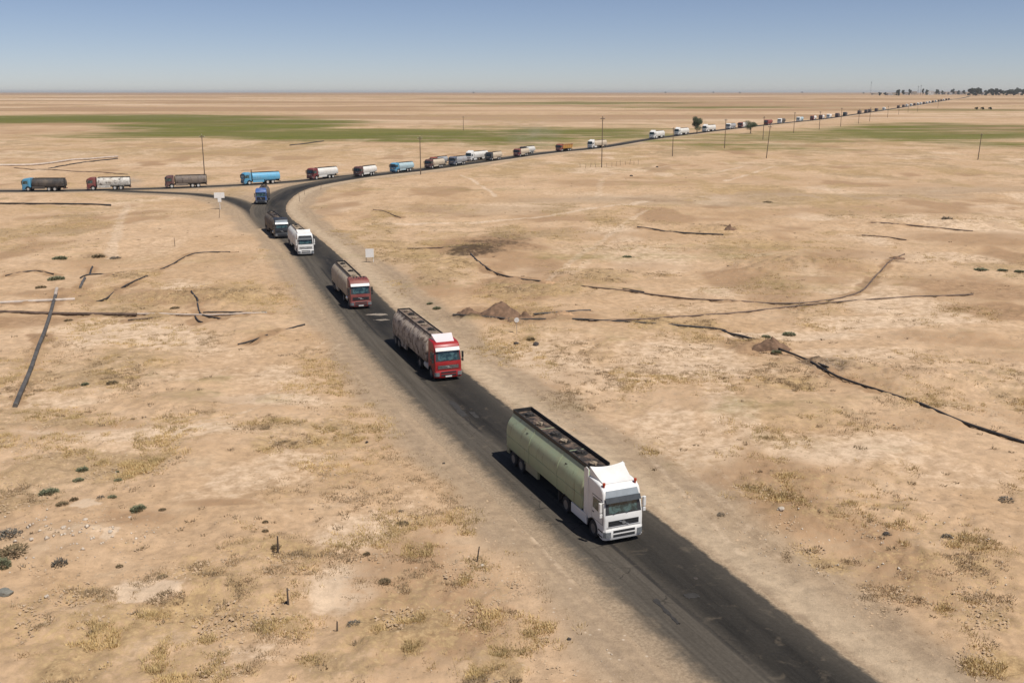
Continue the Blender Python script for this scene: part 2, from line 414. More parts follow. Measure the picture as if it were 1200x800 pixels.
def plain(name, col, rough=.8, var=.25, scale=3.0, metal=0.0, bump=0.0):
    key = (name, col, rough, var, scale)
    if key in MATS: return MATS[key]
    m, t = new_mat(name)
    co = t.coord('Object')
    n = t.noise(co, scale, 6, .65)
    t.color(t.mix(t.ramp(n, .25, .75), tuple(x * (1 - var) for x in col), tuple(min(1, x * (1 + var)) for x in col)))
    t.rough(rough); t.bsdf.inputs['Metallic'].default_value = metal
    if bump: t.bump(n, bump, .05)
    MATS[key] = m
    return m

# ------------------------------------------------------------------ object helpers
def link(o, parent=None):
    COL.objects.link(o)
    if parent is not None: o.parent = parent
    return o

def tag(o, label=None, cat=None, group=None, kind=None):
    if label: o['label'] = label
    if cat: o['category'] = cat
    if group: o['group'] = group
    if kind: o['kind'] = kind
    return o

def thing(name, label, cat, loc=(0, 0, 0), rz=0.0, group=None):
    o = bpy.data.objects.new(name, None)
    o.empty_display_size = .2
    link(o); o.location = loc; o.rotation_euler = (0, 0, rz)
    return tag(o, label, cat, group)

MESHES = {}
def mesh(key, fn, smooth=None):
    if key in MESHES: return MESHES[key]
    bm = bmesh.new()
    fn(bm)
    bmesh.ops.recalc_face_normals(bm, faces=bm.faces)
    me = bpy.data.meshes.new(key.split('|')[0] + "_mesh")
    bm.to_mesh(me); bm.free()
    if smooth:
        me.polygons.foreach_set('use_smooth', [True] * len(me.polygons))
        try: me.set_sharp_from_angle(angle=R(smooth))
        except Exception: pass
    me.materials.append(None)
    MESHES[key] = me
    return me

def part(name, key, fn, mat, parent=None, loc=(0, 0, 0), rot=(0, 0, 0), smooth=None, scale=None):
    o = bpy.data.objects.new(name, mesh(key, fn, smooth))
    link(o, parent)
    o.location = loc; o.rotation_euler = rot
    if scale: o.scale = scale
    o.material_slots[0].link = 'OBJECT'
    o.material_slots[0].material = mat
    return o

def box(bm, x0, x1, y0, y1, z0, z1, bev=0.0):
    vs_ = [bm.verts.new((x, y, z)) for x in (x0, x1) for y in (y0, y1) for z in (z0, z1)]
    fs = [(0, 1, 3, 2), (4, 6, 7, 5), (0, 4, 5, 1), (2, 3, 7, 6), (0, 2, 6, 4), (1, 5, 7, 3)]
    faces = [bm.faces.new([vs_[i] for i in f]) for f in fs]
    if bev:
        ed = list({e for f in faces for e in f.edges})
        bmesh.ops.bevel(bm, geom=ed, offset=bev, segments=2, affect='EDGES', profile=.6)

def loft(bm, loops, caps=True, close=True):
    rows = [[bm.verts.new(p) for p in lp] for lp in loops]
    n = len(rows[0])
    for a, b in zip(rows[:-1], rows[1:]):
        for i in range(n if close else n - 1):
            j = (i + 1) % n
            bm.faces.new((a[i], a[j], b[j], b[i]))
    if caps:
        bm.faces.new(rows[0][::-1]); bm.faces.new(rows[-1])

def lathe_y(bm, prof, seg=22):
    """turn a profile (r, y) about the Y axis"""
    rings = []
    for r, y in prof:
        rings.append([bm.verts.new((r * math.cos(2 * math.pi * k / seg), y, r * math.sin(2 * math.pi * k / seg))) for k in range(seg)])
    for a, b in zip(rings[:-1], rings[1:]):
        for i in range(seg):
            j = (i + 1) % seg
            bm.faces.new((a[i], a[j], b[j], b[i]))
    bm.faces.new(rings[0]); bm.faces.new(rings[-1][::-1])

def tube(bm, pts, r, seg=8, r1=None, caps=True):
    pts = [Vector(p) for p in pts]
    loops = []
    up = Vector((0, 0, 1))
    for i, p in enumerate(pts):
        d = (pts[min(i + 1, len(pts) - 1)] - pts[max(i - 1, 0)]).normalized()
        a = d.cross(up)
        if a.length < .05: a = Vector((1, 0, 0))
        a.normalize(); b = a.cross(d)
        rr = r if r1 is None else r + (r1 - r) * i / (len(pts) - 1)
        loops.append([p + a * rr * math.cos(2 * math.pi * k / seg) + b * rr * math.sin(2 * math.pi * k / seg) for k in range(seg)])
    loft(bm, loops, caps)

def disc_z(bm, x, y, z, r, h, seg=14):
    loft(bm, [[(x + r * math.cos(2 * math.pi * k / seg), y + r * math.sin(2 * math.pi * k / seg), zz) for k in range(seg)] for zz in (z, z + h)])

# ------------------------------------------------------------------ ground
def build_ground():
    fine = np.deg2rad(np.arange(-31, 31.001, .1))
    coarse = np.deg2rad(np.concatenate([np.arange(34, 180, 5), ]))
    ang = np.concatenate([-coarse[::-1], fine, coarse])
    rad = [6.0, 14, 22, 28]
    while rad[-1] < 420: rad.append(rad[-1] + max(.11, rad[-1] * .0042))
    while rad[-1] < 3600: rad.append(rad[-1] * 1.0085)
    while rad[-1] < 22000: rad.append(rad[-1] * 1.04)
    rad = np.array(rad)
    A, Rr = np.meshgrid(ang, rad)
    X = (Rr * np.sin(A)).ravel(); Y = (Rr * np.cos(A)).ravel()
    na, nr = len(ang), len(rad)
    d, s, d2 = road_profile(X, Y)
    dr = np.minimum(d, d2 + 1)
    Z = z_large(X, Y) + relief(X, Y, dr)
    M = masks(X, Y)
    # gravel shoulders along the roads
    wob = (fbm(X / 5, Y / 5, 3, 77) - .5) * 2.6
    reach = np.where(s > 0, 10.5, 7.6)
    D = np.hypot(X, Y)
    sh = 1 - sstep(reach - 2.6, reach + 1.2, d + wob)
    sh = np.maximum(sh, .9 * (1 - sstep(4.5, 9, d2 + wob)))
    sh = sh * (1 - .6 * sstep(300, 700, D))
    isl = ell(X, Y, 280, 229, 50, 8, .5, 3)
    M['dry'] = M['dry'] * (1 - .95 * np.clip(M['pale'] * 1.3 * (D < 200), 0, 1))
    M['grey'] = np.maximum(M['grey'], np.maximum(sh, isl * .55))
    tr = np.zeros(X.shape)
    for line, w, a in tracks_w:
        dd, _ = poly_dist(X, Y, line, w * 4 + 2)
        wn_ = (fbm(X / 3, Y / 3, 2, 91) - .5)
        if w < .7:                                        # two wheel lines
            ends = sstep(1.5, 9, np.minimum(np.hypot(X - line[0][0], Y - line[0][1]), np.hypot(X - line[-1][0], Y - line[-1][1])))
            tr = np.maximum(tr, .62 * a * ends * (.55 + .9 * (fbm(X / 9, Y / 9, 2, 93) - .2)) * (1 - sstep(.08, .42, abs(dd - .95) + wn_ * .3)))
        else:
            tr = np.maximum(tr, a * (1 - sstep(w * .4, w * 1.4, dd + wn_ * w)))
    M['track'] = tr
    pb = np.zeros(X.shape)
    for pts, r_, *_ in PIPES:
        line = catmull([at(*p) for p in pts], 2.0)
        dd, _ = poly_dist(X, Y, line, 5)
        pb = np.maximum(pb, 1 - sstep(.25, 1.5, dd + (fbm(X / 2.2, Y / 2.2, 3, 95) - .5) * 2.6))
    pbk = pb * (fbm(X / 6, Y / 6, 3, 97) * 1.4)
    M['brown'] = np.maximum(M['brown'], np.clip(pbk, 0, .85))
    M['dark'] = np.maximum(M['dark'], np.clip(pbk - .45, 0, .42))
    M['rd'] = np.clip(d * s, -40, 40)
    near_road = 1 - sstep(6, 11, d + wob)
    for k in ('dry', 'brown', 'pale'):
        M[k] = M[k] * (1 - near_road)
    Z = Z + heaps(X, Y, d)
    rough = np.clip(.25 + M['dry'] * 1.1 + .8 * M['brown'] + M['dark'] - M['pale'] - M['track'], .1, 1.4)
    nearf = (1 - sstep(110, 260, D)) * sstep(5.5, 9, d)
    Z = Z + nearf * rough * ((fbm(X / .75, Y / .75, 3, 641) - .5) * .30 + (fbm(X / 2.1, Y / 2.1, 2, 651) - .5) * .28) - .05 * M['track'] * nearf
    Z = Z + .12 * pb * (fbm(X / 1.2, Y / 1.2, 3, 99) - .5) * sstep(5.5, 9, d) * (1 - sstep(200, 400, D))
    co = np.empty((na * nr, 3), np.float32); co[:, 0] = X; co[:, 1] = Y; co[:, 2] = Z
    i = np.arange(nr - 1)[:, None] * na; j = np.arange(na)[None, :]
    jn = (j + 1) % na
    q = np.stack([i + j, i + jn, i + na + jn, i + na + j], -1).reshape(-1, 4)
    me = bpy.data.meshes.new("ground_mesh")
    me.vertices.add(len(co) + 1)
    cc = np.vstack([co, [[0, 0, 0]]]).astype(np.float32)
    me.vertices.foreach_set('co', cc.ravel())
    hub = len(co)
    tri = np.stack([np.full(na, hub), np.arange(na), (np.arange(na) + 1) % na], -1)
    nl = q.size + tri.size
    me.loops.add(nl); me.polygons.add(len(q) + len(tri))
    me.loops.foreach_set('vertex_index', np.concatenate([q.ravel()[:], tri.ravel()]).astype(np.int32))
    starts = np.concatenate([np.arange(len(q)) * 4, q.size + np.arange(len(tri)) * 3]).astype(np.int32)
    me.polygons.foreach_set('loop_start', starts)
    me.polygons.foreach_set('use_smooth', np.ones(len(starts), bool))
    me.update(calc_edges=True)
    for k in ('dry', 'pale', 'brown', 'dark', 'green', 'grey', 'track', 'rd'):
        a = me.attributes.new(k, 'FLOAT', 'POINT')
        a.data.foreach_set('value', np.append(M[k], 0).astype(np.float32))
    me.flip_normals()
    o = bpy.data.objects.new("ground", me)
    link(o); tag(o, kind='structure')
    return o

def ground_material():
    m, t = new_mat("desert_ground")
    co = t.coord('Object')
    nb = t.noise(co, .035, 5, .6)
    nm = t.noise(co, .22, 8, .66, .3)
    nf = t.noise(co, 1.1, 10, .72)
    nff = t.noise(co, 9.0, 6, .75)
    c = t.mix(t.ramp(nb, .35, .65), (.465, .311, .182), (.535, .371, .233))
    c = t.mix(t.ramp(nm, .46, .74, 0, .6), c, (.385, .248, .135))
    c = t.mix(t.ramp(nm, .47, .25, 0, .5), c, (.575, .43, .285))
    def fac(a, n, k, lo, hi, top=1.0):
        v = t.math('ADD', t.attr(a), t.math('MULTIPLY', t.math('SUBTRACT', n, .5), k))
        return t.ramp(v, lo, hi, 0, top)
    c = t.mix(fac('pale', nf, 1.2, .25, .75, .8), c, (.615, .468, .328))
    c = t.mix(fac('brown', nf, 1.5, .18, .72, .8), c, (.315, .195, .108))
    # gravel shoulder with ruts that run along the road
    cx = t.n.new("ShaderNodeCombineXYZ"); sp_ = t.n.new("ShaderNodeSeparateXYZ"); t.l.new(co, sp_.inputs[0])
    t.l.new(t.attr('rd'), cx.inputs[0]); t.l.new(t.math('MULTIPLY', sp_.outputs[1], .035), cx.inputs[1])
    rut = t.noise(cx.outputs[0], 1.3, 5, .65)
    gv = t.mix(t.ramp(nff, .3, .7), (.30, .22, .143), (.372, .28, .187))
    gv = t.mix(t.ramp(rut, .4, .68, 0, .6), gv, (.255, .192, .135))
    gv = t.mix(t.ramp(rut, .45, .25, 0, .6), gv, (.44, .335, .23))
    c = t.mix(fac('grey', nf, 1.0, .1, .95, .82), c, gv)
    ard = t.attr('rd')
    strip = t.math('MULTIPLY', t.ramp(t.math('ADD', ard, t.math('MULTIPLY', nf, 1.2)), 4.6, 5.4), t.ramp(t.math('ADD', ard, t.math('MULTIPLY', nm, 2.5)), 9.0, 6.6))
    c = t.mix(t.math('MULTIPLY', strip, .6), c, (.50, .385, .262))
    c = t.mix(fac('track', nf, .7, .15, .6, .7), c, (.60, .465, .335))
    dn = t.noise(co, 3.2, 9, .78)
    dcol = t.mix(t.ramp(dn, .35, .65), (.265, .17, .082), (.49, .345, .178))
    dcol = t.mix(t.ramp(nb, .42, .62, 0, .75), dcol, t.mix(t.ramp(dn, .35, .65), (.235, .162, .09), (.42, .30, .182)))
    dd = t.math('ADD', t.math('MULTIPLY', dn, .7), t.math('MULTIPLY', nm, .5))
    v = t.math('ADD', t.attr('dry'), t.math('MULTIPLY', t.math('SUBTRACT', dd, .6), 3.6))
    c = t.mix(t.math('MULTIPLY', t.ramp(v, .35, .85, 0, .85), t.ramp(t.attr('dry'), .03, .3)), c, dcol)
    # green fields: darker and paler rows of crop
    cg = t.coord('Object', (.012, .06, 1))
    ng = t.noise(cg, 1.0, 8, .7)
    gcol = t.mix(t.ramp(ng, .35, .65), (.036, .066, .003), (.112, .128, .010))
    ng2 = t.noise(t.coord('Object', (.003, .011, 1)), 1.0, 7, .7)
    gcol = t.mix(t.ramp(ng2, .42, .66, 0, .75), gcol, (.165, .15, .04))
    gcol = t.mix(t.ramp(nm, .4, .7, 0, .45), gcol, (.175, .15, .05))
    c = t.mix(fac('green', t.math('ADD', t.math('MULTIPLY', ng, .5), t.math('MULTIPLY', ng2, .5)), 4.5, .15, 1.05, .95), c, gcol)
    c = t.mix(fac('dark', nf, 2.6, .25, 1.15, .9), c, (.05, .032, .021))
    # pebbles and tiny dead tufts
    vo = t.voro(co, 2.2)
    sp = t.math('MULTIPLY', t.ramp(vo, .2, .08), t.ramp(nm, .42, .6))
    c = t.mix(t.math('MULTIPLY', sp, .6), c, (.15, .1, .05))
    vo2 = t.voro(co, 1.35)
    sp2 = t.math('MULTIPLY', t.ramp(vo2, .13, .06), t.ramp(nb, .45, .6))
    c = t.mix(t.math('MULTIPLY', sp2, .5), c, (.64, .54, .42))
    c = t.mix(1.0, c, t.mix(t.ramp(nf, .28, .72), (.74, .74, .74), (1.14, 1.14, 1.14)), 'MULTIPLY')
    t.color(c); t.rough(.95); t.bsdf.inputs['Specular IOR Level'].default_value = .12
    h = t.math('ADD', t.math('MULTIPLY', nf, .7), t.math('MULTIPLY', nff, .35))
    t.bump(h, .8, .14)
    return m

ground = build_ground()
ground.data.materials.append(ground_material())

# ------------------------------------------------------------------ roads
def road_sheet(name, line, half_l, half_r, lift, seed, mat, others, edge=.2):
    n = len(line)
    tang = np.gradient(line, axis=0); tang /= np.linalg.norm(tang, axis=1)[:, None]
    nor = np.stack([tang[:, 1], -tang[:, 0]], -1)          # right of the line of travel
    vv = np.concatenate([[0], np.cumsum(np.linalg.norm(np.diff(line, axis=0), axis=1))])
    el = half_l + (fbm(vv / 1.3, vv * 0 + seed, 4, seed) - .5) * edge * 2
    er = half_r + (fbm(vv / 1.3, vv * 0 + seed + 9, 4, seed + 3) - .5) * edge * 3 + .12
    K = 9
    verts, uvs, bares = [], [], []
    nar = 1 - .10 * sstep(105, 160, np.hypot(line[:, 0], line[:, 1])) - .20 * sstep(330, 620, np.hypot(line[:, 0], line[:, 1])); el = el * nar; er = er * nar
    for k in range(K):
        f = (0, .09, .2, .35, .5, .65, .8, .91, 1)[k]
        u = -el * (1 - f) + er * f
        P = line + nor * u[:, None]
        D = np.hypot(P[:, 0], P[:, 1])
        bare = np.zeros(n)
        for o_ in others:
            bare = np.maximum(bare, 1 - sstep(1.8, 4.2, poly_dist(P[:, 0], P[:, 1], o_, 10)[0]))
        bares.append(bare)
        z = z_large(P[:, 0], P[:, 1]) + lift + D * 2.5e-5 - (.06 * (1 - bare) if k in (0, K - 1) else 0)
        verts.append(np.stack([P[:, 0], P[:, 1], z], -1)); uvs.append(np.stack([u, vv], -1))
    V = np.stack(verts, 1).reshape(-1, 3); U = np.stack(uvs, 1).reshape(-1, 2)
    faces = [(i * K + k, i * K + k + 1, (i + 1) * K + k + 1, (i + 1) * K + k) for i in range(n - 1) for k in range(K - 1)]
    me = bpy.data.meshes.new(name + "_mesh"); me.from_pydata(V.tolist(), [], faces); me.update()
    uv = me.uv_layers.new(name="road")
    idx = np.empty(len(me.loops), np.int32); me.loops.foreach_get('vertex_index', idx)
    uv.data.foreach_set('uv', U[idx].astype(np.float32).ravel())
    at_ = me.attributes.new('bare', 'FLOAT', 'POINT'); at_.data.foreach_set('value', np.stack(bares, 1).ravel().astype(np.float32))
    me.materials.append(mat)
    o = link(bpy.data.objects.new(name, me)); tag(o, kind='structure')
    return o

def asphalt(name, centre, lane_dark, dust_l, dust_r, grey=(.098, .084, .067)):
    m, t = new_mat(name)
    uvn = t.n.new("ShaderNodeUVMap"); uvn.uv_map = "road"
    sep = t.n.new("ShaderNodeSeparateXYZ"); t.l.new(uvn.outputs[0], sep.inputs[0])
    u, v = sep.outputs[0], sep.outputs[1]
    co = t.coord('Object')
    mp = t.n.new("ShaderNodeMapping"); t.l.new(uvn.outputs[0], mp.inputs[0]); mp.inputs['Scale'].default_value = (2.4, .07, 1)
    streak = t.noise(mp.outputs[0], 1.0, 6, .65)
    mp2 = t.n.new("ShaderNodeMapping"); t.l.new(uvn.outputs[0], mp2.inputs[0]); mp2.inputs['Scale'].default_value = (.22, .045, 1)
    big = t.noise(mp2.outputs[0], 1.0, 4, .6)
    fine = t.noise(co, 6, 6, .7); mid = t.noise(co, .9, 6, .65, .4)
    c = t.mix(t.ramp(streak, .3, .7), grey, tuple(x * .62 for x in grey))
    # spilled oil on the busier lane, a seam down the middle
    uw = t.math('ADD', u, t.math('MULTIPLY', t.math('SUBTRACT', big, .5), 1.2))
    band = t.math('MULTIPLY', t.ramp(uw, centre - 1.5, centre - .2), t.ramp(uw, centre + 4.4, centre + 1.2))
    band = t.math('MULTIPLY', band, t.ramp(big, .3, .6, .45, lane_dark))
    c = t.mix(band, c, t.mix(t.ramp(streak, .35, .65), (.012, .011, .0095), (.028, .025, .021)))
    us = t.math('ADD', u, t.math('MULTIPLY', t.math('SUBTRACT', fine, .5), .25))
    thin_l = t.ramp(t.math('ABSOLUTE', t.math('SUBTRACT', us, centre - 1.1)), .2, .06, 0, .7)
    c = t.mix(t.math('MULTIPLY', thin_l, t.ramp(big, .4, .55)), c, (.018, .017, .017))
    c = t.mix(t.ramp(mid, .56, .74, 0, .35), c, (.17, .135, .096))
    # cracks
    vc = t.n.new("ShaderNodeTexVoronoi"); vc.feature = 'DISTANCE_TO_EDGE'; vc.inputs['Scale'].default_value = .42
    wv = t.n.new("ShaderNodeVectorMath"); wv.operation = 'ADD'; t.l.new(co, wv.inputs[0])
    cw = t.n.new("ShaderNodeTexNoise"); t.l.new(co, cw.inputs['Vector']); cw.inputs['Scale'].default_value = 1.3; cw.inputs['Detail'].default_value = 4
    t.l.new(cw.outputs['Color'], wv.inputs[1]); t.l.new(wv.outputs[0], vc.inputs['Vector'])
    crack = t.math('MULTIPLY', t.ramp(vc.outputs['Distance'], .022, .006), t.ramp(big, .47, .6))
    c = t.mix(t.math('MULTIPLY', crack, .8), c, (.02, .018, .016))
    # dust blown in from both sides
    e = t.math('ADD', u, t.math('MULTIPLY', t.math('SUBTRACT', mid, .5), 1.8))
    e2 = t.math('ADD', u, t.math('MULTIPLY', t.math('SUBTRACT', mid, .5), .9))
    dl = t.ramp(e, dust_l[1], dust_l[0]); drr = t.ramp(e2, dust_r[0], dust_r[1])
    c = t.mix(t.math('MULTIPLY', t.math('MAXIMUM', dl, drr), t.math('SUBTRACT', .93, t.math('MULTIPLY', t.attr('bare'), .75))), c, t.mix(t.ramp(fine, .35, .7), (.30, .22, .143), (.372, .28, .187)))
    c = t.mix(1.0, c, t.mix(t.ramp(fine, .25, .75), (.82, .82, .82), (1.12, 1.12, 1.12)), 'MULTIPLY')
    t.color(c); t.rough(t.math('SUBTRACT', .9, t.math('MULTIPLY', band, .25)))
    t.bsdf.inputs['Specular IOR Level'].default_value = .12
    t.bump(t.math('ADD', fine, mid), .35, .06)
    return m

mat_main = asphalt("main_asphalt", .6, .93, (-4.0, -2.3), (3.7, 4.05))
mat_branch = asphalt("branch_asphalt", .2, .9, (-4.2, -2.4), (2.0, 3.6))
mat_conn = asphalt("link_asphalt", 0, .75, (-3.4, -1.2), (1.2, 3.2))
road = road_sheet("road", main_c, 4.3, 4.1, .030, 3, mat_main, (conn_c, branch_c[6:]))
branch = road_sheet("branch_road", branch_c, 3.6, 3.6, .020, 13, mat_branch, (main_c[::2],))
slip = road_sheet("slip_road", conn_c, 3.4, 3.4, .010, 23, mat_conn, (main_c[::2],))

def flat_patch(name, pts, z, mat):
    """a resurfaced or broken sheet of asphalt with an uneven outline and real thickness"""
    bm = bmesh.new()
    P = []
    for a, b in zip(pts, pts[1:] + pts[:1]):
        for k in range(10):
            f = k / 10
            P.append((a[0] + (b[0] - a[0]) * f + random.uniform(-.07, .07), a[1] + (b[1] - a[1]) * f + random.uniform(-.07, .07)))
    loft(bm, [[(x, y, z - .02) for x, y in P], [(x, y, z) for x, y in P]])
    bmesh.ops.recalc_face_normals(bm, faces=bm.faces)
    me = bpy.data.meshes.new(name + "_mesh"); bm.to_mesh(me); bm.free(); me.materials.append(mat)
    return tag(link(bpy.data.objects.new(name, me)), kind='structure')

hole_m = plain("broken_asphalt_edge", (.03, .027, .024), .95, .3, 3)
pale_m = plain("sand_over_asphalt", (.24, .2, .155), .95, .25, 2)
flat_patch("broken_edge", [at(765, 703), at(770, 702), at(797, 731), at(793, 732)], .047, hole_m)
flat_patch("broken_edge", [at(800, 697), at(815, 695), at(820, 700), at(806, 702)], .049, hole_m)
flat_patch("broken_edge", [at(525, 470), at(532, 470), at(548, 488), at(541, 489)], .043, hole_m)
flat_patch("broken_edge", [at(550, 483), at(556, 483), at(562, 490), at(556, 490)], .045, hole_m)
flat_patch("sand_drift", [at(427, 369), at(440, 367.6), at(452, 367.8), at(455, 369), at(446, 370.2), at(436, 369.6)], .041, pale_m)
flat_patch("sand_drift", [at(437, 375), at(452, 374.2), at(457, 375), at(447, 376)], .043, pale_m)

# ------------------------------------------------------------------ tanker trucks (local +X is forward, origin on the road under the front axle)
TYRE = plain("tyre_rubber", (.028, .026, .025), .85, .3, 6)
BLACK = plain("black_steel", (.02, .019, .018), .6, .4, 3)
CHASSIS = plain("chassis_steel", (.045, .038, .032), .75, .4, 3)
GRILLE = plain("grille_black", (.03, .031, .033), .5, .2, 5)
CHROME = plain("worn_chrome", (.55, .55, .54), .3, .15, 4, metal=.8)
RIM = paint("rim_paint", (.17, .155, .14), .6, .2, .45)
RIM_W = paint("rim_pale", (.60, .58, .54), .55, .1, .5)
LAMP = plain("headlight_glass", (.17, .18, .185), .12, .3, 12)
AMBER = plain("amber_beacon", (.42, .05, .015), .3, .1, 5)
REDLAMP = plain("tail_light_red", (.35, .02, .015), .3, .1, 5)
PLATE = plain("number_plate", (.66, .62, .58), .5, .08, 5)
DECK = paint("oily_deck", (.20, .135, .095), .7, 0, .08, (.010, .009, .009), 1.0)
DECK_PALE = paint("dusty_deck", (.30, .235, .165), .75, 0, .3, (.03, .022, .016), .45)
DECK_MID = paint("worn_deck", (.19, .135, .10), .7, 0, .15, (.02, .016, .013), .5)
DECKS = {0: DECK, 1: DECK_PALE, 2: DECK_MID}

def glass_mat():
    m, t = new_mat("cab_glass")
    co = t.coord('Object')
    n = t.noise(co, 2.6, 5, .6, .6)
    t.color(t.mix(t.ramp(n, .42, .62), (.012, .03, .033), (.06, .115, .115)))  # noise blotches paint teal reflections into the pane's base colour
    t.rough(.06); t.bsdf.inputs['Specular IOR Level'].default_value = .8
    return m
GLASS = glass_mat()
VISOR_DARK = plain("tinted_visor", (.06, .065, .068), .18, .2, 3)

def taper(z, hw, z0=2.0, amt=.035):
    return hw - amt * max(0, z - z0)

def cab_profile(st):
    """side outline (x, z) of a cab, wheel arch cut in; flag 1 where the edge is rounded"""
    P = []
    H, F, B = st['H'], st['F'], st['B']
    zs = st['zs']                                   # bottom of windscreen
    P += [(F - .04, .40, 0), (F, .62, 1), (F, zs - .25, 1), (F - .05, zs, 1), (st['xt'], st['zt'], 1), (st['xt'] - .12, st['zt'] + .22, 1)]
    P += [(st['xt'] - .42, H - .07, 1), (st['xt'] - .9, H, 1), (-B, H, 1), (-B, st['fl'], 1)]
    r, cz = .63, .52
    a0 = math.pi - math.asin((st['fl'] - cz) / r) if st['fl'] - cz < r else math.pi / 2
    if -B < r * math.cos(a0) - .02:
        P += [(r * math.cos(a0) - .01, st['fl'], 0)]
    for k in range(9):
        a = a0 * (1 - k / 8)
        P.append((r * math.cos(a), cz + r * math.sin(a), 0))
    P += [(r, .42, 0)]
    return P

def cab_body(st):
    def f(bm):
        P = cab_profile(st)
        n = len(P)
        cx = sum(p[0] for p in P) / n; cz = sum(p[1] for p in P) / n
        hw = st['hw']
        loops = []
        for y, ins in ((-1, .13), (-.985, .06), (-.955, .02), (-.91, 0), (.91, 0), (.955, .02), (.985, .06), (1, .13)):
            lp = []
            for i, (x, z, fl) in enumerate(P):
                a, b = P[i - 1], P[(i + 1) % n]
                tx, tz = b[0] - a[0], b[1] - a[1]
                L = math.hypot(tx, tz) or 1
                nx, nz = tz / L, -tx / L
                # outward normal points away from the middle
                if (x - cx) * nx + (z - cz) * nz < 0: nx, nz = -nx, -nz
                xx, zz = (x - nx * ins * fl, z - nz * ins * fl)
                lp.append((xx, y * taper(z, hw), zz))
            loops.append(lp)
        loft(bm, loops)
    return f

def side_plate(poly, hw, out=.012, th=.02):
    """thin plate lying on the cab side; poly is (x, z) points; built for the +Y side"""
    def f(bm):
        loft(bm, [[(x, taper(z, hw) - th, z) for x, z in poly], [(x, taper(z, hw) + out, z) for x, z in poly]])
    return f

def front_plate(pts, hw_l, out=.012, bow=.0):
    """plate on the cab front; pts are (x, z) from bottom to top, hw_l the half widths there"""
    def f(bm):
        NY = 7
        rows = []
        for o in (-.03, out):
            for (x, z), h in zip(pts, hw_l):
                rows.append([(x + o - bow * (abs(-1 + 2 * k / (NY - 1)) ** 3), h * (-1 + 2 * k / (NY - 1)), z + o * .3) for k in range(NY)])
        m = len(pts)
        V = [[bm.verts.new(p) for p in r] for r in rows]
        for i in range(m - 1):
            for k in range(NY - 1):
                bm.faces.new((V[i][k], V[i][k + 1], V[i + 1][k + 1], V[i + 1][k]))
                bm.faces.new((V[m + i][k], V[m + i + 1][k], V[m + i + 1][k + 1], V[m + i][k + 1]))
            bm.faces.new((V[i][0], V[i + 1][0], V[m + i + 1][0], V[m + i][0]))
            bm.faces.new((V[i][-1], V[m + i][-1], V[m + i + 1][-1], V[i + 1][-1]))
        for k in range(NY - 1):
            bm.faces.new((V[0][k], V[m][k], V[m][k + 1], V[0][k + 1]))
            bm.faces.new((V[m - 1][k], V[m - 1][k + 1], V[2 * m - 1][k + 1], V[2 * m - 1][k]))
    return f

def mirror_y(fn):
    def f(bm):
        fn(bm)
        for v in bm.verts: v.co.y = -v.co.y
    return f

def tyre_fn(w):
    return lambda bm: lathe_y(bm, [(.27, -w / 2 + .02), (.44, -w / 2), (.50, -w / 2 + .04), (.52, -w / 2 + .09), (.52, w / 2 - .09), (.50, w / 2 - .04), (.44, w / 2), (.27, w / 2 - .02)], 24)
def rim_fn(w):
    return lambda bm: lathe_y(bm, [(.29, w / 2 - .01), (.27, w / 2 - .05), (.2, w / 2 - .10), (.13, w / 2 - .10), (.115, w / 2 + .0), (.05, w / 2 + .02)], 18)
def dish_fn(w):
    return lambda bm: lathe_y(bm, [(.29, w / 2 - .01), (.26, w / 2 - .14), (.16, w / 2 - .15), (.15, w / 2 - .04), (.05, w / 2 - .02)], 18)

def wheel(root, x, side, dual, rim_m, y_out=1.22):
    w = .60 if dual else .33
    k = 'dual' if dual else 'single'
    o = part("wheel", "tyre_" + k, tyre_fn(w), TYRE, root, (x, side * (y_out - w / 2), .52), (0, 0, 0 if side > 0 else math.pi), smooth=40)
    part("rim", "rim_" + k, dish_fn(w) if dual else rim_fn(w), rim_m, o, smooth=40)

TALL = dict(H=3.46, F=1.40, B=.82, zs=1.84, zt=2.98, xt=1.10, fl=.95, hw=1.24, bars=3)
MID = dict(H=3.02, F=1.36, B=.62, zs=1.72, zt=2.58, xt=1.16, fl=.95, hw=1.22)

BLUE_ST = dict(TALL, g=(1.02, 1.72), bars=5)

def deflector_fn(x0, x1, z0, z1, w0, w1, horn):
    def f(bm):
        N, K = 9, 7
        rows = []
        for i in range(N):
            v = i / (N - 1)
            x = x0 + (x1 - x0) * v
            w = w0 + (w1 - w0) * v
            row = [(x, -w, z0 - .14)]
            for k in range(K):
                u = -1 + 2 * k / (K - 1)
                zz = z0 + (z1 - z0) * (v ** 1.25) * (1 - horn + horn * u * u)
                row.append((x - .1 * horn * (1 - u * u) * v, u * w, zz))
            row.append((x, w, z0 - .14))
            rows.append(row)
        loft(bm, rows)
    return f

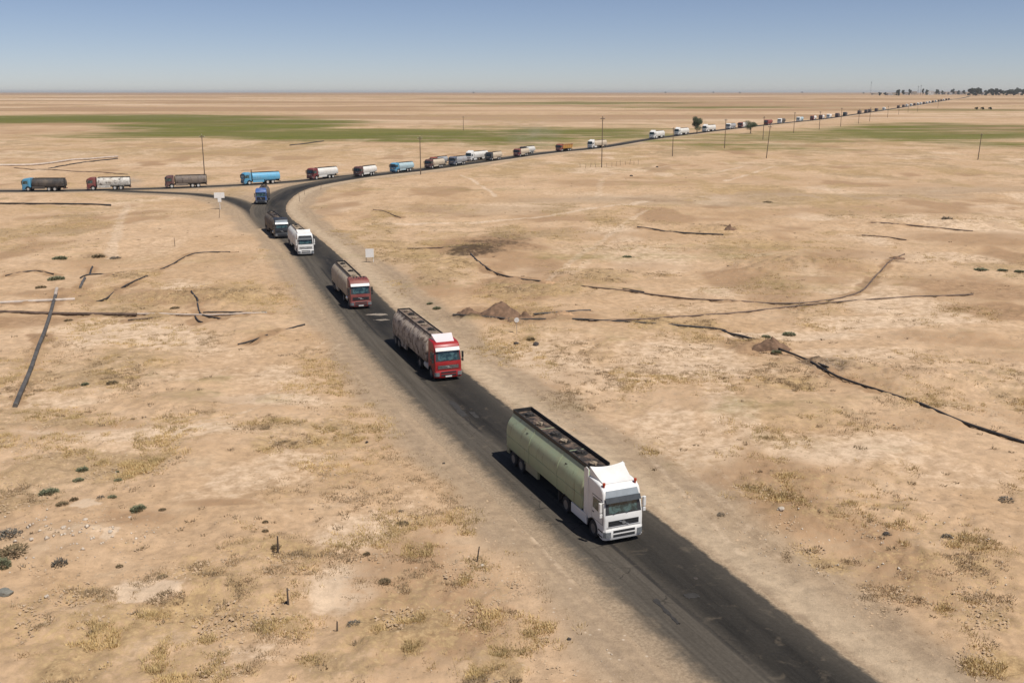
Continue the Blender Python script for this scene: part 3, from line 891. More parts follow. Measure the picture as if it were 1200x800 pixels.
def build_cab(root, key, st, body, visor_m, mirror_m, grille_m, bumper_m, lamp_panel=None, deflector=None, defl_m=None, beacons=False, chrome_bars=True, emblem=True, plate=False, rails=None):
    hw = st['hw']; F = st['F']; zs, zt, xt = st['zs'], st['zt'], st['xt']
    cb = part("cab", "cab|" + key, cab_body(st), body, root, smooth=38)
    # windscreen and its gasket
    def wp(f): return (F - .05 + (xt - F + .05) * f, zs + (zt - zs) * f)
    top = .70 if lamp_panel else .97
    gs = part("windscreen_frame", "gasket|" + key + str(top), front_plate([wp(-.01), wp(top + .03)], [hw - .10, taper(zt, hw) - .13], .010), GRILLE, root)
    part("windscreen", "windscreen|" + key + str(top), front_plate([wp(.03), wp(.5), wp(top - .02)], [hw - .15, hw - .155, taper(zt, hw) - .19], .022, .02), GLASS, gs)
    for s in (-1, 1):
        part("wiper", "wiper|" + key, lambda bm: tube(bm, [(F + .0, -.05, zs + .03), (F - .02, .38, zs + .16)], .014, 5), BLACK, gs, (0, s * .42 - .2, 0))
    if lamp_panel:
        part("roof_light_panel", "lightpanel|" + key, front_plate([wp(.80), wp(1.16)], [hw - .16, taper(zt, hw) - .22], .018), lamp_panel, root)
    # sun visor
    zv = zs + (zt - zs) * (.74 if lamp_panel else .93); xv = F - .05 + (xt - F + .05) * (.74 if lamp_panel else .93)
    def vis(bm):
        h = .24 if lamp_panel else .26
        loft(bm, [[(xv + .03, y, zv + h * .5), (xv + .20, y, zv - h * .62), (xv + .225, y, zv - h * .6), (xv + .06, y, zv + h * .55)] for y in (-hw + .13, -hw * .5, hw * .5, hw - .13)])
    part("sun_visor", "visor|" + key + str(bool(lamp_panel)), vis, visor_m, root)
    # grille
    g0, g1 = st.get('g', (1.14, 1.46))
    gr = part("grille", "grille|" + key, front_plate([(F - .005, g0), (F - .005, g1)], [hw - .27, hw - .27], .016), GRILLE, root)
    nb = st.get('bars', 3)
    for k in range(nb):
        z = g0 + (g1 - g0) * (k + .5) / nb
        part("grille_bar", "grillebar|" + key, lambda bm: box(bm, F + .010, F + .032, -hw + .30, hw - .30, -.017, .017), grille_m, gr, (0, 0, z))
    if emblem:
        def em(bm):
            loft(bm, [[(x, .11 * math.cos(a), .11 * math.sin(a)) for a in [2 * math.pi * q / 12 for q in range(12)]] for x in (F + .02, F + .045)])
            tube(bm, [(F + .04, -.30, g1 - g0 - .2), (F + .04, .30, -(g1 - g0) + .2)], .018, 4)
        part("emblem", "emblem|" + key, em, CHROME, gr, (0, 0, (g0 + g1) / 2))
    part("hood_seam", "seam|" + key, lambda bm: box(bm, F + .0, F + .008, -hw + .16, hw - .16, g0 - .085, g0 - .065), GRILLE, root)
    # bumper with its two openings, lamps, step
    def bump(bm):
        loft(bm, [[(F - .5, y, .36), (F + b, y, .34), (F + b + .05, y, .5), (F + b + .05, y, .88), (F + b, y, .97), (F - .5, y, .97)]
                  for y, b in ((-hw - .01, -.12), (-hw + .10, .0), (-hw * .6, .05), (hw * .6, .05), (hw - .10, .0), (hw + .01, -.12))])
        for v in bm.verts:
            if v.co.x < F - .4: v.co.x = max(v.co.x, .66)
    bu = part("bumper", "bumper|" + key, bump, bumper_m, root, smooth=30)
    for z0, z1 in ((.75, .90), (.50, .66)):
        part("air_intake", "intake|%s%.2f" % (key, z0), lambda bm, z0=z0, z1=z1: box(bm, F + .08, F + .108, -.70, .70, z0, z1, .01), GRILLE, bu)
    for s in (-1, 1):
        hl = lambda bm: loft(bm, [[(F + x, y, z) for y, x in ((.84, .112), (1.02, .10), (1.14, .075), (1.262, -.06), (1.2, -.12), (.8, .03))] for z in (.50, .84)])
        part("headlight", "headlight|%s%d" % (key, s), hl if s > 0 else mirror_y(hl), LAMP, root)
    if plate:
        part("number_plate", "plate|" + key, lambda bm: box(bm, F + .10, F + .125, -.30, .30, .40, .53), PLATE, root)
    # doors, glass, handle, mirrors
    for s in (-1, 1):
        def mk(fn): return fn if s > 0 else mirror_y(fn)
        xd0, xd1 = st.get('door', (-.12, F - .22))
        dp = [(xd0, 1.24), (xd1, 1.24), (xd1 + .03, zs), (xt + .02, zs + .62), (xt - .1, zs + .78), (xd0, zs + .78)]
        zt_ = zs + .80
        part("door_seal", "doorseal|%s%d" % (key, s), mk(side_plate([(xd0 - .035, 1.205), (xd1 + .035, 1.205), (xd1 + .065, zs), (xt + .05, zs + .63), (xt - .09, zt_ + .015), (xd0 - .035, zt_ + .015)], hw, .005)), GRILLE, root)
        d = part("door", "door|%s%d" % (key, s), mk(side_plate(dp, hw, .012)), body, root)
        wpoly = [(xd0 + .10, zs + .05), (xd1 - .06, zs - .06), (xd1 - .03, zs + .12), (xt - .1, zs + .62), (xt - .2, zs + .68), (xd0 + .12, zs + .68)]
        part("side_window", "sidewindow|%s%d" % (key, s), mk(side_plate(wpoly, hw, .022)), GLASS, d)
        part("handle", "handle|%s%d" % (key, s), mk(side_plate([(xd0 + .08, 1.60), (xd0 + .28, 1.60), (xd0 + .28, 1.65), (xd0 + .08, 1.65)], hw, .035)), GRILLE, d)
        def mir(bm):
            box(bm, xt + .02, xt + .20, hw + .08, hw + .25, zs + .16, zs + .74, .035)
            box(bm, xt + .04, xt + .20, hw + .07, hw + .24, zs - .14, zs + .10, .03)
            tube(bm, [(xt + .08, hw - .10, zs + .70), (xt + .10, hw + .16, zs + .70)], .022, 6)
            tube(bm, [(xt + .08, hw - .10, zs - .02), (xt + .10, hw + .16, zs - .02)], .022, 6)
            tube(bm, [(xt + .10, hw + .16, zs - .02), (xt + .10, hw + .16, zs + .74)], .02, 6)
        part("mirror", "mirror|%s%d" % (key, s), mk(mir), mirror_m, root)
        part("step", "cabstep|%s%d" % (key, s), mk(lambda bm: (box(bm, .68, F - .16, hw - .2, hw + .015, .44, .52), box(bm, .68, F - .16, hw - .2, hw + .012, .74, .82))), CHASSIS, root)
        part("mudguard", "cabguard|%s%d" % (key, s), mk(lambda bm: loft(bm, [[(.66 * math.cos(a), y, .52 + .66 * math.sin(a)) for a in [math.pi * (.02 + .96 * q / 10) for q in range(11)]] + [(.60 * math.cos(a), y, .52 + .60 * math.sin(a)) for a in [math.pi * (.98 - .96 * q / 10) for q in range(11)]] for y in (hw - .42, hw + .01)])), BLACK, root)
    if deflector:
        part("wind_deflector", "deflector|" + key + str(deflector), deflector_fn(*deflector), defl_m or body, root, smooth=35)
    if beacons:
        for s in (-1, 1):
            part("beacon", "beacon", lambda bm: (disc_z(bm, 0, 0, -.10, .055, .14, 10), disc_z(bm, 0, 0, .02, .085, .13, 10)), AMBER, root, (st['xt'] - .28, s * 1.0, st['H'] - .04))
    if rails == 'bar':
        def rb(bm):
            tube(bm, [(.45, -.95, st['H'] + .22), (.45, .95, st['H'] + .22)], .03, 6)
            for y in (-.9, 0, .9): tube(bm, [(.45, y, st['H'] - .05), (.45, y, st['H'] + .22)], .025, 6)
            for y in (-.6, -.25, .25, .6): box(bm, .45, .53, y - .09, y + .09, st['H'] + .15, st['H'] + .33)
        part("roof_lamp_bar", "lampbar|" + key, rb, GRILLE, root)

def tank_section(hw, z0, z1, zc, n_side=9, flat=.55, p=2.6):
    """half outline from the bottom middle up to the top middle, (y, z)"""
    pts = [(hw * .82, z0), (hw * .95, z0 + .03), (hw * .985, z0 + .10), (hw * .985, zc - .05), (hw * .965, zc - .03), (hw * .965, zc - .01)]
    pts.append((hw, zc + .01))
    for k in range(1, n_side + 1):
        a = math.pi / 2 * k / n_side
        y = hw * (math.cos(a) ** (2 / p)); z = zc + (z1 - zc) * (math.sin(a) ** (2 / p))
        if y < flat * hw: break
        pts.append((y, z))
    pts.append((flat * hw * .98, z1))
    return pts

def tank_fn(x0, x1, sec, squeeze=.16, dome=.22):
    def f(bm):
        half = sec
        full = [(y, z) for y, z in half] + [(-y, z) for y, z in half[::-1]]
        zm = sum(z for _, z in full) / len(full)
        loops = []
        L = x0 - x1
        for x, s in ((x0, .62), (x0 - .04, .80), (x0 - dome * .4, .92), (x0 - dome * .75, .98), (x0 - dome * 1.1, 1), (x0 - L * .33, 1), (x0 - L * .66, 1), (x1 + dome, 1), (x1 + dome * .4, .985), (x1 + .05, .94), (x1, .82)):
            loops.append([(x, y * s, zm + (z - zm) * s) for y, z in full])
        loft(bm, loops)
    return f

def band_fn(sec, w=.07, out=.018):
    def f(bm):
        full = [(y, z) for y, z in sec] + [(-y, z) for y, z in sec[::-1]]
        zm = sum(z for _, z in full) / len(full); k = 1 + out
        loft(bm, [[(x, y * (k if abs(x) < w else 1.0), zm + (z - zm) * (k if abs(x) < w else 1.0)) for y, z in full] for x in (-w / 2, w / 2)])
    return f

def dress_tank(root, key, tank, x0, x1, sec, tank_m, deck=0, bands=(), hatches=4, rail_h=.16, rail_y=.60, clamps=(), deck_w=None, marks=None):
    z1 = sec[-1][1]
    dw = deck_w or rail_y
    dk = part("walkway", "walkway|" + key, lambda bm: box(bm, x1 + .12, x0 - .35, -dw, dw, z1 - .03, z1 + .012), DECKS[deck], root)
    for s in (-1, 1):
        part("deck_rail", "deckrail|%s%.2f" % (key, rail_y), lambda bm: box(bm, x1 + .08, x0 - .30, -.03, .03, z1 - .06, z1 + rail_h), BLACK, dk, (0, s * rail_y, 0))
    part("deck_rail", "deckend|%s%.2f" % (key, rail_y), lambda bm: box(bm, x1 + .05, x1 + .11, -rail_y - .02, rail_y + .02, z1 - .06, z1 + rail_h + .01), BLACK, dk)
    n = hatches
    for k in range(n):
        x = x0 - .9 - (x0 - x1 - 1.9) * (k + .35 * ((k * 7) % 3) / 3) / max(1, n - 1 + .24)
        h = part("hatch", "hatch", lambda bm: (disc_z(bm, 0, 0, 0, .30, .10, 16), box(bm, -.42, .36, -.33, .33, -.005, .02)), BLACK if k % 2 else DECKS[deck], dk, (x, (-.08, .1, 0, .06)[k % 4], z1 + .02))
        part("hatch_lid", "hatchlid", lambda bm: (disc_z(bm, 0, 0, .10, .24, .05, 14), box(bm, -.28, .28, -.03, .03, .15, .18), box(bm, .2, .34, -.05, .05, .05, .14)), CHASSIS if k % 2 else DECK_PALE, h)
    for x in bands:
        part("tank_band", "tankband|" + key, band_fn(sec), tank_m, tank, (x, 0, 0))
    for x in clamps:
        for s in (-1, 1):
            part("clamp", "clamp", lambda bm: (tube(bm, [(-.18, 0, -.05), (.18, 0, .06)], .03, 6), box(bm, -.05, .07, -.05, .05, -.06, .07)), BLACK, tank, (x, s * .98, sec[0][1] + (z1 - sec[0][1]) * .80))

def rear_kit(root, key, x1):
    part("rear_bumper", "rearbumper|" + key, lambda bm: (box(bm, x1 - .02, x1 + .10, -1.18, 1.18, .55, .70), box(bm, x1 + .02, x1 + .3, -.45, -.38, .6, 1.2), box(bm, x1 + .02, x1 + .3, .38, .45, .6, 1.2)), CHASSIS, root)
    for s in (-1, 1):
        part("tail_light", "taillight", lambda bm: box(bm, -.03, .03, -.2, .2, -.06, .06), REDLAMP, root, (x1 - .04, s * .92, .625))
    def lad(bm):
        for y in (.25, .6): tube(bm, [(x1 - .06, y, .9), (x1 - .06, y, 3.1)], .022, 6)
        for k in range(7): tube(bm, [(x1 - .06, .25, 1.1 + k * .3), (x1 - .06, .6, 1.1 + k * .3)], .016, 5)
    part("ladder", "ladder|" + key, lad, BLACK, root)

def semi(name, label, loc, rz, body, tank_m, group=None, key='a', style=None, rim=None, **kw):
    """tractor with a tank semi-trailer"""
    t = thing(name, label, 'tanker truck', loc, rz, group)
    st = kw.get('st', TALL)
    rim = rim or RIM
    build_cab(t, kw.get('cabkey', 'tall'), st, body, **kw['cab'])
    # tractor
    part("chassis", "tractorframe", lambda bm: (box(bm, -4.75, 1.0, -.46, -.36, .70, .98), box(bm, -4.75, 1.0, .36, .46, .70, .98), box(bm, -4.7, -4.5, -.46, .46, .72, .96), box(bm, -3.9, -3.1, -.5, .5, .98, 1.1), box(bm, -.5, 1.2, -.55, .55, .5, .9)), CHASSIS, t)
    if kw.get('skirt'):
        for s in (-1, 1):
            f = lambda bm: box(bm, -2.95, -.86, 1.10, 1.215, .40, 1.02, .03)
            part("side_skirt", "tractorskirt%d" % s, f if s > 0 else mirror_y(f), kw['skirt'], t)
        part("catwalk", "catwalk", lambda bm: box(bm, -2.6, -1.5, -.9, .9, 1.0, 1.03), CHROME, t)
    else:
        for s in (-1, 1):
            def ft(bm):
                loft(bm, [[(x, s * (.90 + .30 * math.cos(a) * (abs(math.cos(a)) ** -.3 if abs(math.cos(a)) > .05 else 1)), .74 + .31 * math.sin(a)) for a in [2 * math.pi * q / 14 for q in range(14)]] for x in (-2.35, -.95)])
            part("fuel_tank", "fueltank%d" % s, ft, kw.get('fuel', CHROME), t, smooth=40)
    if kw.get('collar'):
        for s in (-1, 1):
            f = lambda bm: loft(bm, [[(x, y, z) for x, z in ((-.78, 1.02), (-1.28, 1.05), (-1.28, 3.78), (-1.05, 3.93), (-.78, 3.88))] for y in (1.16, 1.20)])
            part("side_fairing", "sidefairing%d" % s, f if s > 0 else mirror_y(f), body, t)
    for s in (-1, 1):
        wheel(t, 0, s, False, rim); wheel(t, -3.7, s, True, rim)
        part("mudguard", "driveguard%d" % s, (lambda bm: loft(bm, [[(-3.7 + r * math.cos(a), y, .52 + r * math.sin(a)) for r, a in [(.66, math.pi * (.04 + .92 * q / 10)) for q in range(11)] + [(.62, math.pi * (.96 - .92 * q / 10)) for q in range(11)]] for y in (s * .60, s * 1.23)])), BLACK, t)
    # trailer
    x0, x1, hw, z0, z1, zc = kw.get('dims', (-1.42, -13.4, 1.24, 1.04, 3.42, 1.95))
    sec = tank_section(hw, z0, z1, zc, flat=kw.get('flat', .55), p=kw.get('p', 2.5))
    tk = part("tank", "semitank|" + key, tank_fn(x0, x1, sec), tank_m, t, smooth=38)
    dress_tank(t, 'semi' + key, tk, x0, x1, sec, tank_m, **kw.get('dress', {}))
    part("trailer_frame", "trailerframe|" + key, lambda bm: (box(bm, x1 + .1, x0 - 1.2, -.52, -.40, .98, 1.24), box(bm, x1 + .1, x0 - 1.2, .40, .52, .98, 1.24), box(bm, x1 + .3, x1 + 3.9, -.9, .9, .62, .98)), CHASSIS, t)
    ax = kw.get('axles', (-12.12, -10.76))
    for x in ax:
        for s in (-1, 1): wheel(t, x, s, True, rim)
    sk = kw.get('belt')
    for s in (-1, 1):
        f = lambda bm: box(bm, ax[-1] + .78, ax[-1] + 2.75, 1.02, 1.20, .52, 1.22, .02)
        part("locker", "locker|%s%d" % (key, s), f if s > 0 else mirror_y(f), sk or tank_m, t)
        f2 = lambda bm: (box(bm, -5.35, -5.18, .78, .95, .12, 1.2), box(bm, -5.45, -5.08, .7, 1.03, .06, .13))
        part("landing_leg", "landingleg%d" % s, f2 if s > 0 else mirror_y(f2), CHASSIS, t)
        f3 = lambda bm: loft(bm, [[(x, y, z) for x, z in ((ax[0] - .72, .9), (ax[0] - .66, 1.12), (ax[-1] + .66, 1.12), (ax[-1] + .72, .9), (ax[-1] + .69, .9), (ax[-1] + .63, 1.08), (ax[0] - .63, 1.08), (ax[0] - .69, .9))] for y in (.62, 1.235)])
        part("mudguard", "trailerguard|%s%d" % (key, s), f3 if s > 0 else mirror_y(f3), sk or tank_m, t)
        f4 = lambda bm: box(bm, x1 + .10, ax[0] - .75, 1.10, 1.20, .66, 1.22, .02)
        part("rear_panel", "rearpanel|%s%d" % (key, s), f4 if s > 0 else mirror_y(f4), sk or tank_m, t)
    for s in (-1, 1):
        part("hose_tube", "hosetube|%s%d" % (key, s), lambda bm: tube(bm, [(ax[-1] + 3.0, s * 1.0, 1.05), (-6.0, s * 1.0, 1.05)], .09, 8), CHASSIS, t)
    rear_kit(t, 'semi' + key, x1)
    return t

def rigid(name, label, loc, rz, body, tank_m, group=None, cab=None, deck=1, length=1.0, stack=False, tipper=None, belt=None, rim=None, far=False):
    """three-axle lorry with a tank (or a tipping body) behind the cab"""
    t = thing(name, label, 'tipper truck' if tipper else 'tanker truck', loc, rz, group)
    c = dict(visor_m=GRILLE, mirror_m=BLACK, grille_m=CHROME, bumper_m=body)
    c.update(cab or {})
    rim = rim or RIM_W
    if far:
        part("cab", "cab|mid", cab_body(MID), body, t, smooth=38)
        gs = part("windscreen", "windscreen|farmid", front_plate([(1.31, 1.76), (1.17, 2.52)], [1.08, 1.02], .022, .02), GLASS, t)
        part("grille", "grille|farmid", front_plate([(1.355, 1.1), (1.355, 1.5)], [.95, .95], .02), GRILLE, t)
        part("bumper", "bumper|farmid", lambda bm: box(bm, .7, 1.44, -1.22, 1.22, .36, .95, .04), body, t)
    else:
        build_cab(t, 'mid', MID, body, **c)
    part("chassis", "rigidframe", lambda bm: (box(bm, -8.2, 1.0, -.46, -.36, .72, 1.02), box(bm, -8.2, 1.0, .36, .46, .72, 1.02), box(bm, -.5, 1.2, -.55, .55, .5, .9), box(bm, -6.6, -4.2, -.8, .8, .6, .9)), CHASSIS, t)
    for x, d in ((0, False), (-4.85, True), (-6.2, True)):
        for s in (-1, 1): wheel(t, x, s, d, rim)
    x0, x1 = -.82, -8.3
    if tipper:
        def tub(bm):
            loft(bm, [[(x0 - .1, y * .86, 1.15), (x1 + .5, y * .86, 1.15), (x1 - .1, y, 2.75), (x0 + .0, y, 2.75)] for y in (-1.22, 1.22)])
        tk = part("tipper_body", "tub", tub, tipper, t)
        part("body_rim", "tubrim", lambda bm: (box(bm, x1 - .14, x0 + .06, 1.19, 1.27, 2.68, 2.82), box(bm, x1 - .14, x0 + .06, -1.27, -1.19, 2.68, 2.82), box(bm, x1 - .14, x1 - .06, -1.19, 1.19, 2.68, 2.82), box(bm, x0 - .04, x0 + .10, -1.19, 1.19, 1.3, 3.1)), body, tk)
        for x in (-2.4, -4.0, -5.6, -7.2):
            part("body_rib", "tubrib", lambda bm: loft(bm, [[(x_, y * .88, 1.2), (x_, y * .83, 1.2), (x_, y * .98, 2.7), (x_, y * 1.03, 2.7)] for x_ in (-.06, .06) for y in (1.22,)]), body, tk, (x, 0, 0))
    else:
        sec = tank_section(1.22, 1.12, 2.92, 1.75, flat=.5, p=2.4)
        tk = part("tank", "rigidtank", tank_fn(x0, x1, sec), tank_m, t, smooth=38)
        if far:
            part("walkway", "walkway|farrigid", lambda bm: box(bm, x1 + .1, x0 - .3, -.55, .55, 2.89, 2.96), DECKS[deck], t)
        else:
            dress_tank(t, 'rigid', tk, x0, x1, sec, tank_m, deck=deck, bands=(-2.9, -5.6), hatches=3, rail_h=.14, rail_y=.58)
        for s in (-1, 1):
            f = lambda bm: box(bm, -3.9, -.95, 1.02, 1.18, .58, 1.14, .02)
            part("locker", "rigidlocker%d" % s, f if s > 0 else mirror_y(f), belt or tank_m, t)
            f3 = lambda bm: loft(bm, [[(x, y, z) for x, z in ((-6.92, .85), (-6.86, 1.12), (-4.2, 1.12), (-4.13, .85), (-4.17, .85), (-4.24, 1.08), (-6.82, 1.08), (-6.88, .85))] for y in (.62, 1.225)])
            part("mudguard", "rigidguard%d" % s, f3 if s > 0 else mirror_y(f3), belt or tank_m, t)
    if stack:
        part("exhaust_stack", "stack", lambda bm: (tube(bm, [(-.72, .95, .8), (-.72, .95, 3.75)], .11, 10), tube(bm, [(-.72, .95, 1.4), (-.72, .95, 2.9)], .16, 10)), BLACK, t)
    if not far: rear_kit(t, 'rigid', x1)
    return t

# ---- where each truck stands
def road_at(line, px):
    X, Y = line[:, 0], line[:, 1]
    sx, sy = to_px(X, Y)
    return sx, sy

def on_road_px(line, px, lane, y_max=260):
    """place on a road where the picture column px crosses it; lane is metres to the right of the line"""
    sx, sy = to_px(line[:, 0], line[:, 1])
    best = None
    for i in range(len(line) - 1):
        if sy[i] > y_max or line[i][1] < 30: continue
        if (sx[i] - px) * (sx[i + 1] - px) <= 0:
            f = (px - sx[i]) / ((sx[i + 1] - sx[i]) or 1)
            p = line[i] + (line[i + 1] - line[i]) * f
            d = line[min(i + 2, len(line) - 1)] - line[max(i - 1, 0)]
            best = (p, d / np.linalg.norm(d))
            break
    p, d = best
    nor = np.array([d[1], -d[0]])
    q = p + nor * lane
    return (float(q[0]), float(q[1]), float(z_large(q[0], q[1])) + .032), math.atan2(-d[1], -d[0])

def by_wheel(px, py, side=1.06, rz=None):
    """front-axle point from the pixel where the camera-side front tyre meets the road"""
    X, Y = at(px, py)
    i = int(np.argmin(np.hypot(main_c[:, 0] - X, main_c[:, 1] - Y)))
    d = main_c[max(0, i - 6)] - main_c[i + 6]; d /= np.linalg.norm(d)
    if rz is None: rz = math.atan2(d[1], d[0])
    r = np.array([math.sin(rz), -math.cos(rz)])       # driver's right
    q = np.array([X, Y]) + r * -side
    return (float(q[0]), float(q[1]), .032), rz

WHITE = paint("white_paint", (.72, .715, .69), .38, 0, .28)
OLIVE = paint("olive_tank_paint", (.325, .378, .235), .45, 0, .22, (.13, .105, .06), .24, True)
OLIVE_BELT = paint("olive_belt_paint", (.235, .245, .155), .55, 0, .4)
RED = paint("red_paint", (.30, .011, .013), .38, 0, .08)
FADED_RED = paint("faded_red_paint", (.19, .038, .034), .5, 0, .2)
PINK_WHITE = paint("sun_bleached_white", (.70, .60, .60), .5, 0, .15)
STAINED = paint("stained_pale_tank", (.43, .36, .29), .6, .0, .2, (.07, .045, .033), .66)
TAN = paint("tan_tank_paint", (.40, .335, .25), .6, 0, .35, (.16, .11, .075), .3, True)
WHITE_T = paint("white_tank_paint", (.66, .645, .60), .5, 0, .3, (.3, .24, .17), .15, True)
DARKCAB = paint("navy_black_paint", (.022, .027, .036), .4, 0, .07)
DARKTANK = paint("sooty_tank", (.10, .085, .07), .7, 0, .35, (.02, .018, .016), .6, True)
BLUE = paint("blue_paint", (.035, .105, .30), .42, 0, .22)
SKYBLUE = paint("sky_blue_paint", (.075, .29, .46), .5, 0, .18)
TANKBLUE = paint("azure_tank_paint", (.10, .36, .56), .5, 0, .2, (.05, .12, .16), .2, True)
PALEBLUE = paint("pale_blue_tank", (.34, .46, .50), .55, 0, .25, (.1, .14, .15), .2, True)
MAROON = paint("maroon_paint", (.085, .028, .03), .5, 0, .2)
DKRED = paint("dark_red_paint", (.17, .028, .03), .5, 0, .2)
CHARTANK = paint("charcoal_tank", (.06, .055, .052), .55, 0, .22, (.015, .014, .013), .4, True)
BROWNTANK = paint("grey_brown_tank", (.155, .125, .105), .7, 0, .3, (.06, .045, .035), .5, True)
CREAM = paint("cream_tank", (.50, .42, .315), .6, 0, .3, (.22, .16, .11), .25, True)
GREYTANK = paint("grey_tank", (.31, .32, .33), .55, 0, .25, (.1, .09, .08), .25, True)
SLATE = paint("slate_blue_paint", (.085, .11, .16), .45, 0, .2)
YELLOW = paint("ochre_yellow_paint", (.50, .26, .05), .55, 0, .25)
RUST = paint("rust_red_paint", (.22, .04, .025), .55, 0, .2)
SOILED = paint("white_tank_smeared", (.60, .57, .51), .6, 0, .3, (.09, .08, .07), .5)
LPANEL = plain("sky_glass_panel", (.30, .34, .37), .12, .1, 2)

GQ = "tanker trucks queueing along the road"
loc, rz = by_wheel(697.5, 628.5)
semi("tanker_truck", "nearest truck, tall white cab pulling an olive green tanker", loc, rz, WHITE, OLIVE, GQ, 'green',
     cab=dict(visor_m=VISOR_DARK, mirror_m=WHITE, grille_m=GRILLE, bumper_m=WHITE, lamp_panel=LPANEL, deflector=(.66, -.80, 3.44, 4.02, .93, 1.08, .26), beacons=True),
     skirt=WHITE, collar=True, belt=OLIVE_BELT, dress=dict(deck=0, bands=(-5.0, -9.4), hatches=6, rail_h=.26, rail_y=.68, clamps=(-4.2, -10.2)), flat=.60)
loc, rz = by_wheel(507, 443)
semi("tanker_truck", "bright red cab with bleached white spoiler pulling a brown stained tanker", loc, rz, RED, STAINED, GQ, 'stained',
     cab=dict(visor_m=WHITE, mirror_m=BLACK, grille_m=CHROME, bumper_m=RED, deflector=(.60, -.55, 3.42, 3.92, .82, .95, .04), defl_m=PINK_WHITE, plate=True),
     dress=dict(deck=2, bands=(-4.2, -7.0, -9.8), hatches=7, rail_h=.12, rail_y=.62), fuel=RIM_W, axles=(-12.7, -11.4), dims=(-1.42, -13.9, 1.24, 1.04, 3.42, 1.95), flat=.55)
loc, rz = by_wheel(410.5, 360.5)
semi("tanker_truck", "faded red cab with white visor pulling a dusty tan tanker", loc, rz, FADED_RED, TAN, GQ, 'tan',
     cab=dict(visor_m=WHITE, mirror_m=BLACK, grille_m=GRILLE, bumper_m=FADED_RED, deflector=(.5, -.7, 3.40, 3.56, .95, 1.05, .0), rails='bar', plate=True),
     dress=dict(deck=1, bands=(-4.6, -8.2), hatches=4, rail_h=.2, rail_y=.60), axles=(-12.0, -10.7), dims=(-1.42, -13.2, 1.24, 1.04, 3.36, 1.95), flat=.5)
loc, rz = by_wheel(349.5, 299)
semi("tanker_truck", "white cab pulling a clean white tanker, just ahead of the black truck", loc, rz, WHITE, WHITE_T, GQ, 'white',
     cab=dict(visor_m=VISOR_DARK, mirror_m=WHITE, grille_m=WHITE, bumper_m=WHITE, lamp_panel=GRILLE, deflector=(.6, -.8, 3.42, 3.92, .95, 1.08, .1)),
     dress=dict(deck=1, bands=(-5.0,), hatches=4, rail_h=.1, rail_y=.6), axles=(-11.4, -10.1), dims=(-1.42, -12.4, 1.24, 1.04, 3.30, 1.95), skirt=WHITE)
loc, rz = by_wheel(322.5, 279)
semi("tanker_truck", "black cab pulling a sooty black tanker, half hidden behind the white truck", loc, rz, DARKCAB, DARKTANK, GQ, 'black',
     cab=dict(visor_m=WHITE, mirror_m=BLACK, grille_m=GRILLE, bumper_m=DARKCAB, lamp_panel=LPANEL),
     dress=dict(deck=0, bands=(-5.0,), hatches=3, rail_h=.15, rail_y=.6), axles=(-10.6, -9.3), dims=(-1.42, -11.6, 1.24, 1.04, 3.25, 1.95))
X, Y = at(305, 240)
semi("tanker_truck", "deep blue cab facing the camera in the middle of the road fork", (X, Y + 1.4, .032), math.atan2(-.98, .17), BLUE, DARKTANK, GQ, 'black', st=BLUE_ST, cabkey='bluetall',
     cab=dict(visor_m=BLUE, mirror_m=BLACK, grille_m=GRILLE, bumper_m=DARKCAB, deflector=(.5, -.7, 3.40, 3.62, .95, 1.05, .0)),
     dress=dict(deck=0, bands=(-5.0,), hatches=3, rail_h=.15, rail_y=.6), axles=(-10.6, -9.3), dims=(-1.42, -11.6, 1.24, 1.04, 3.25, 1.95))

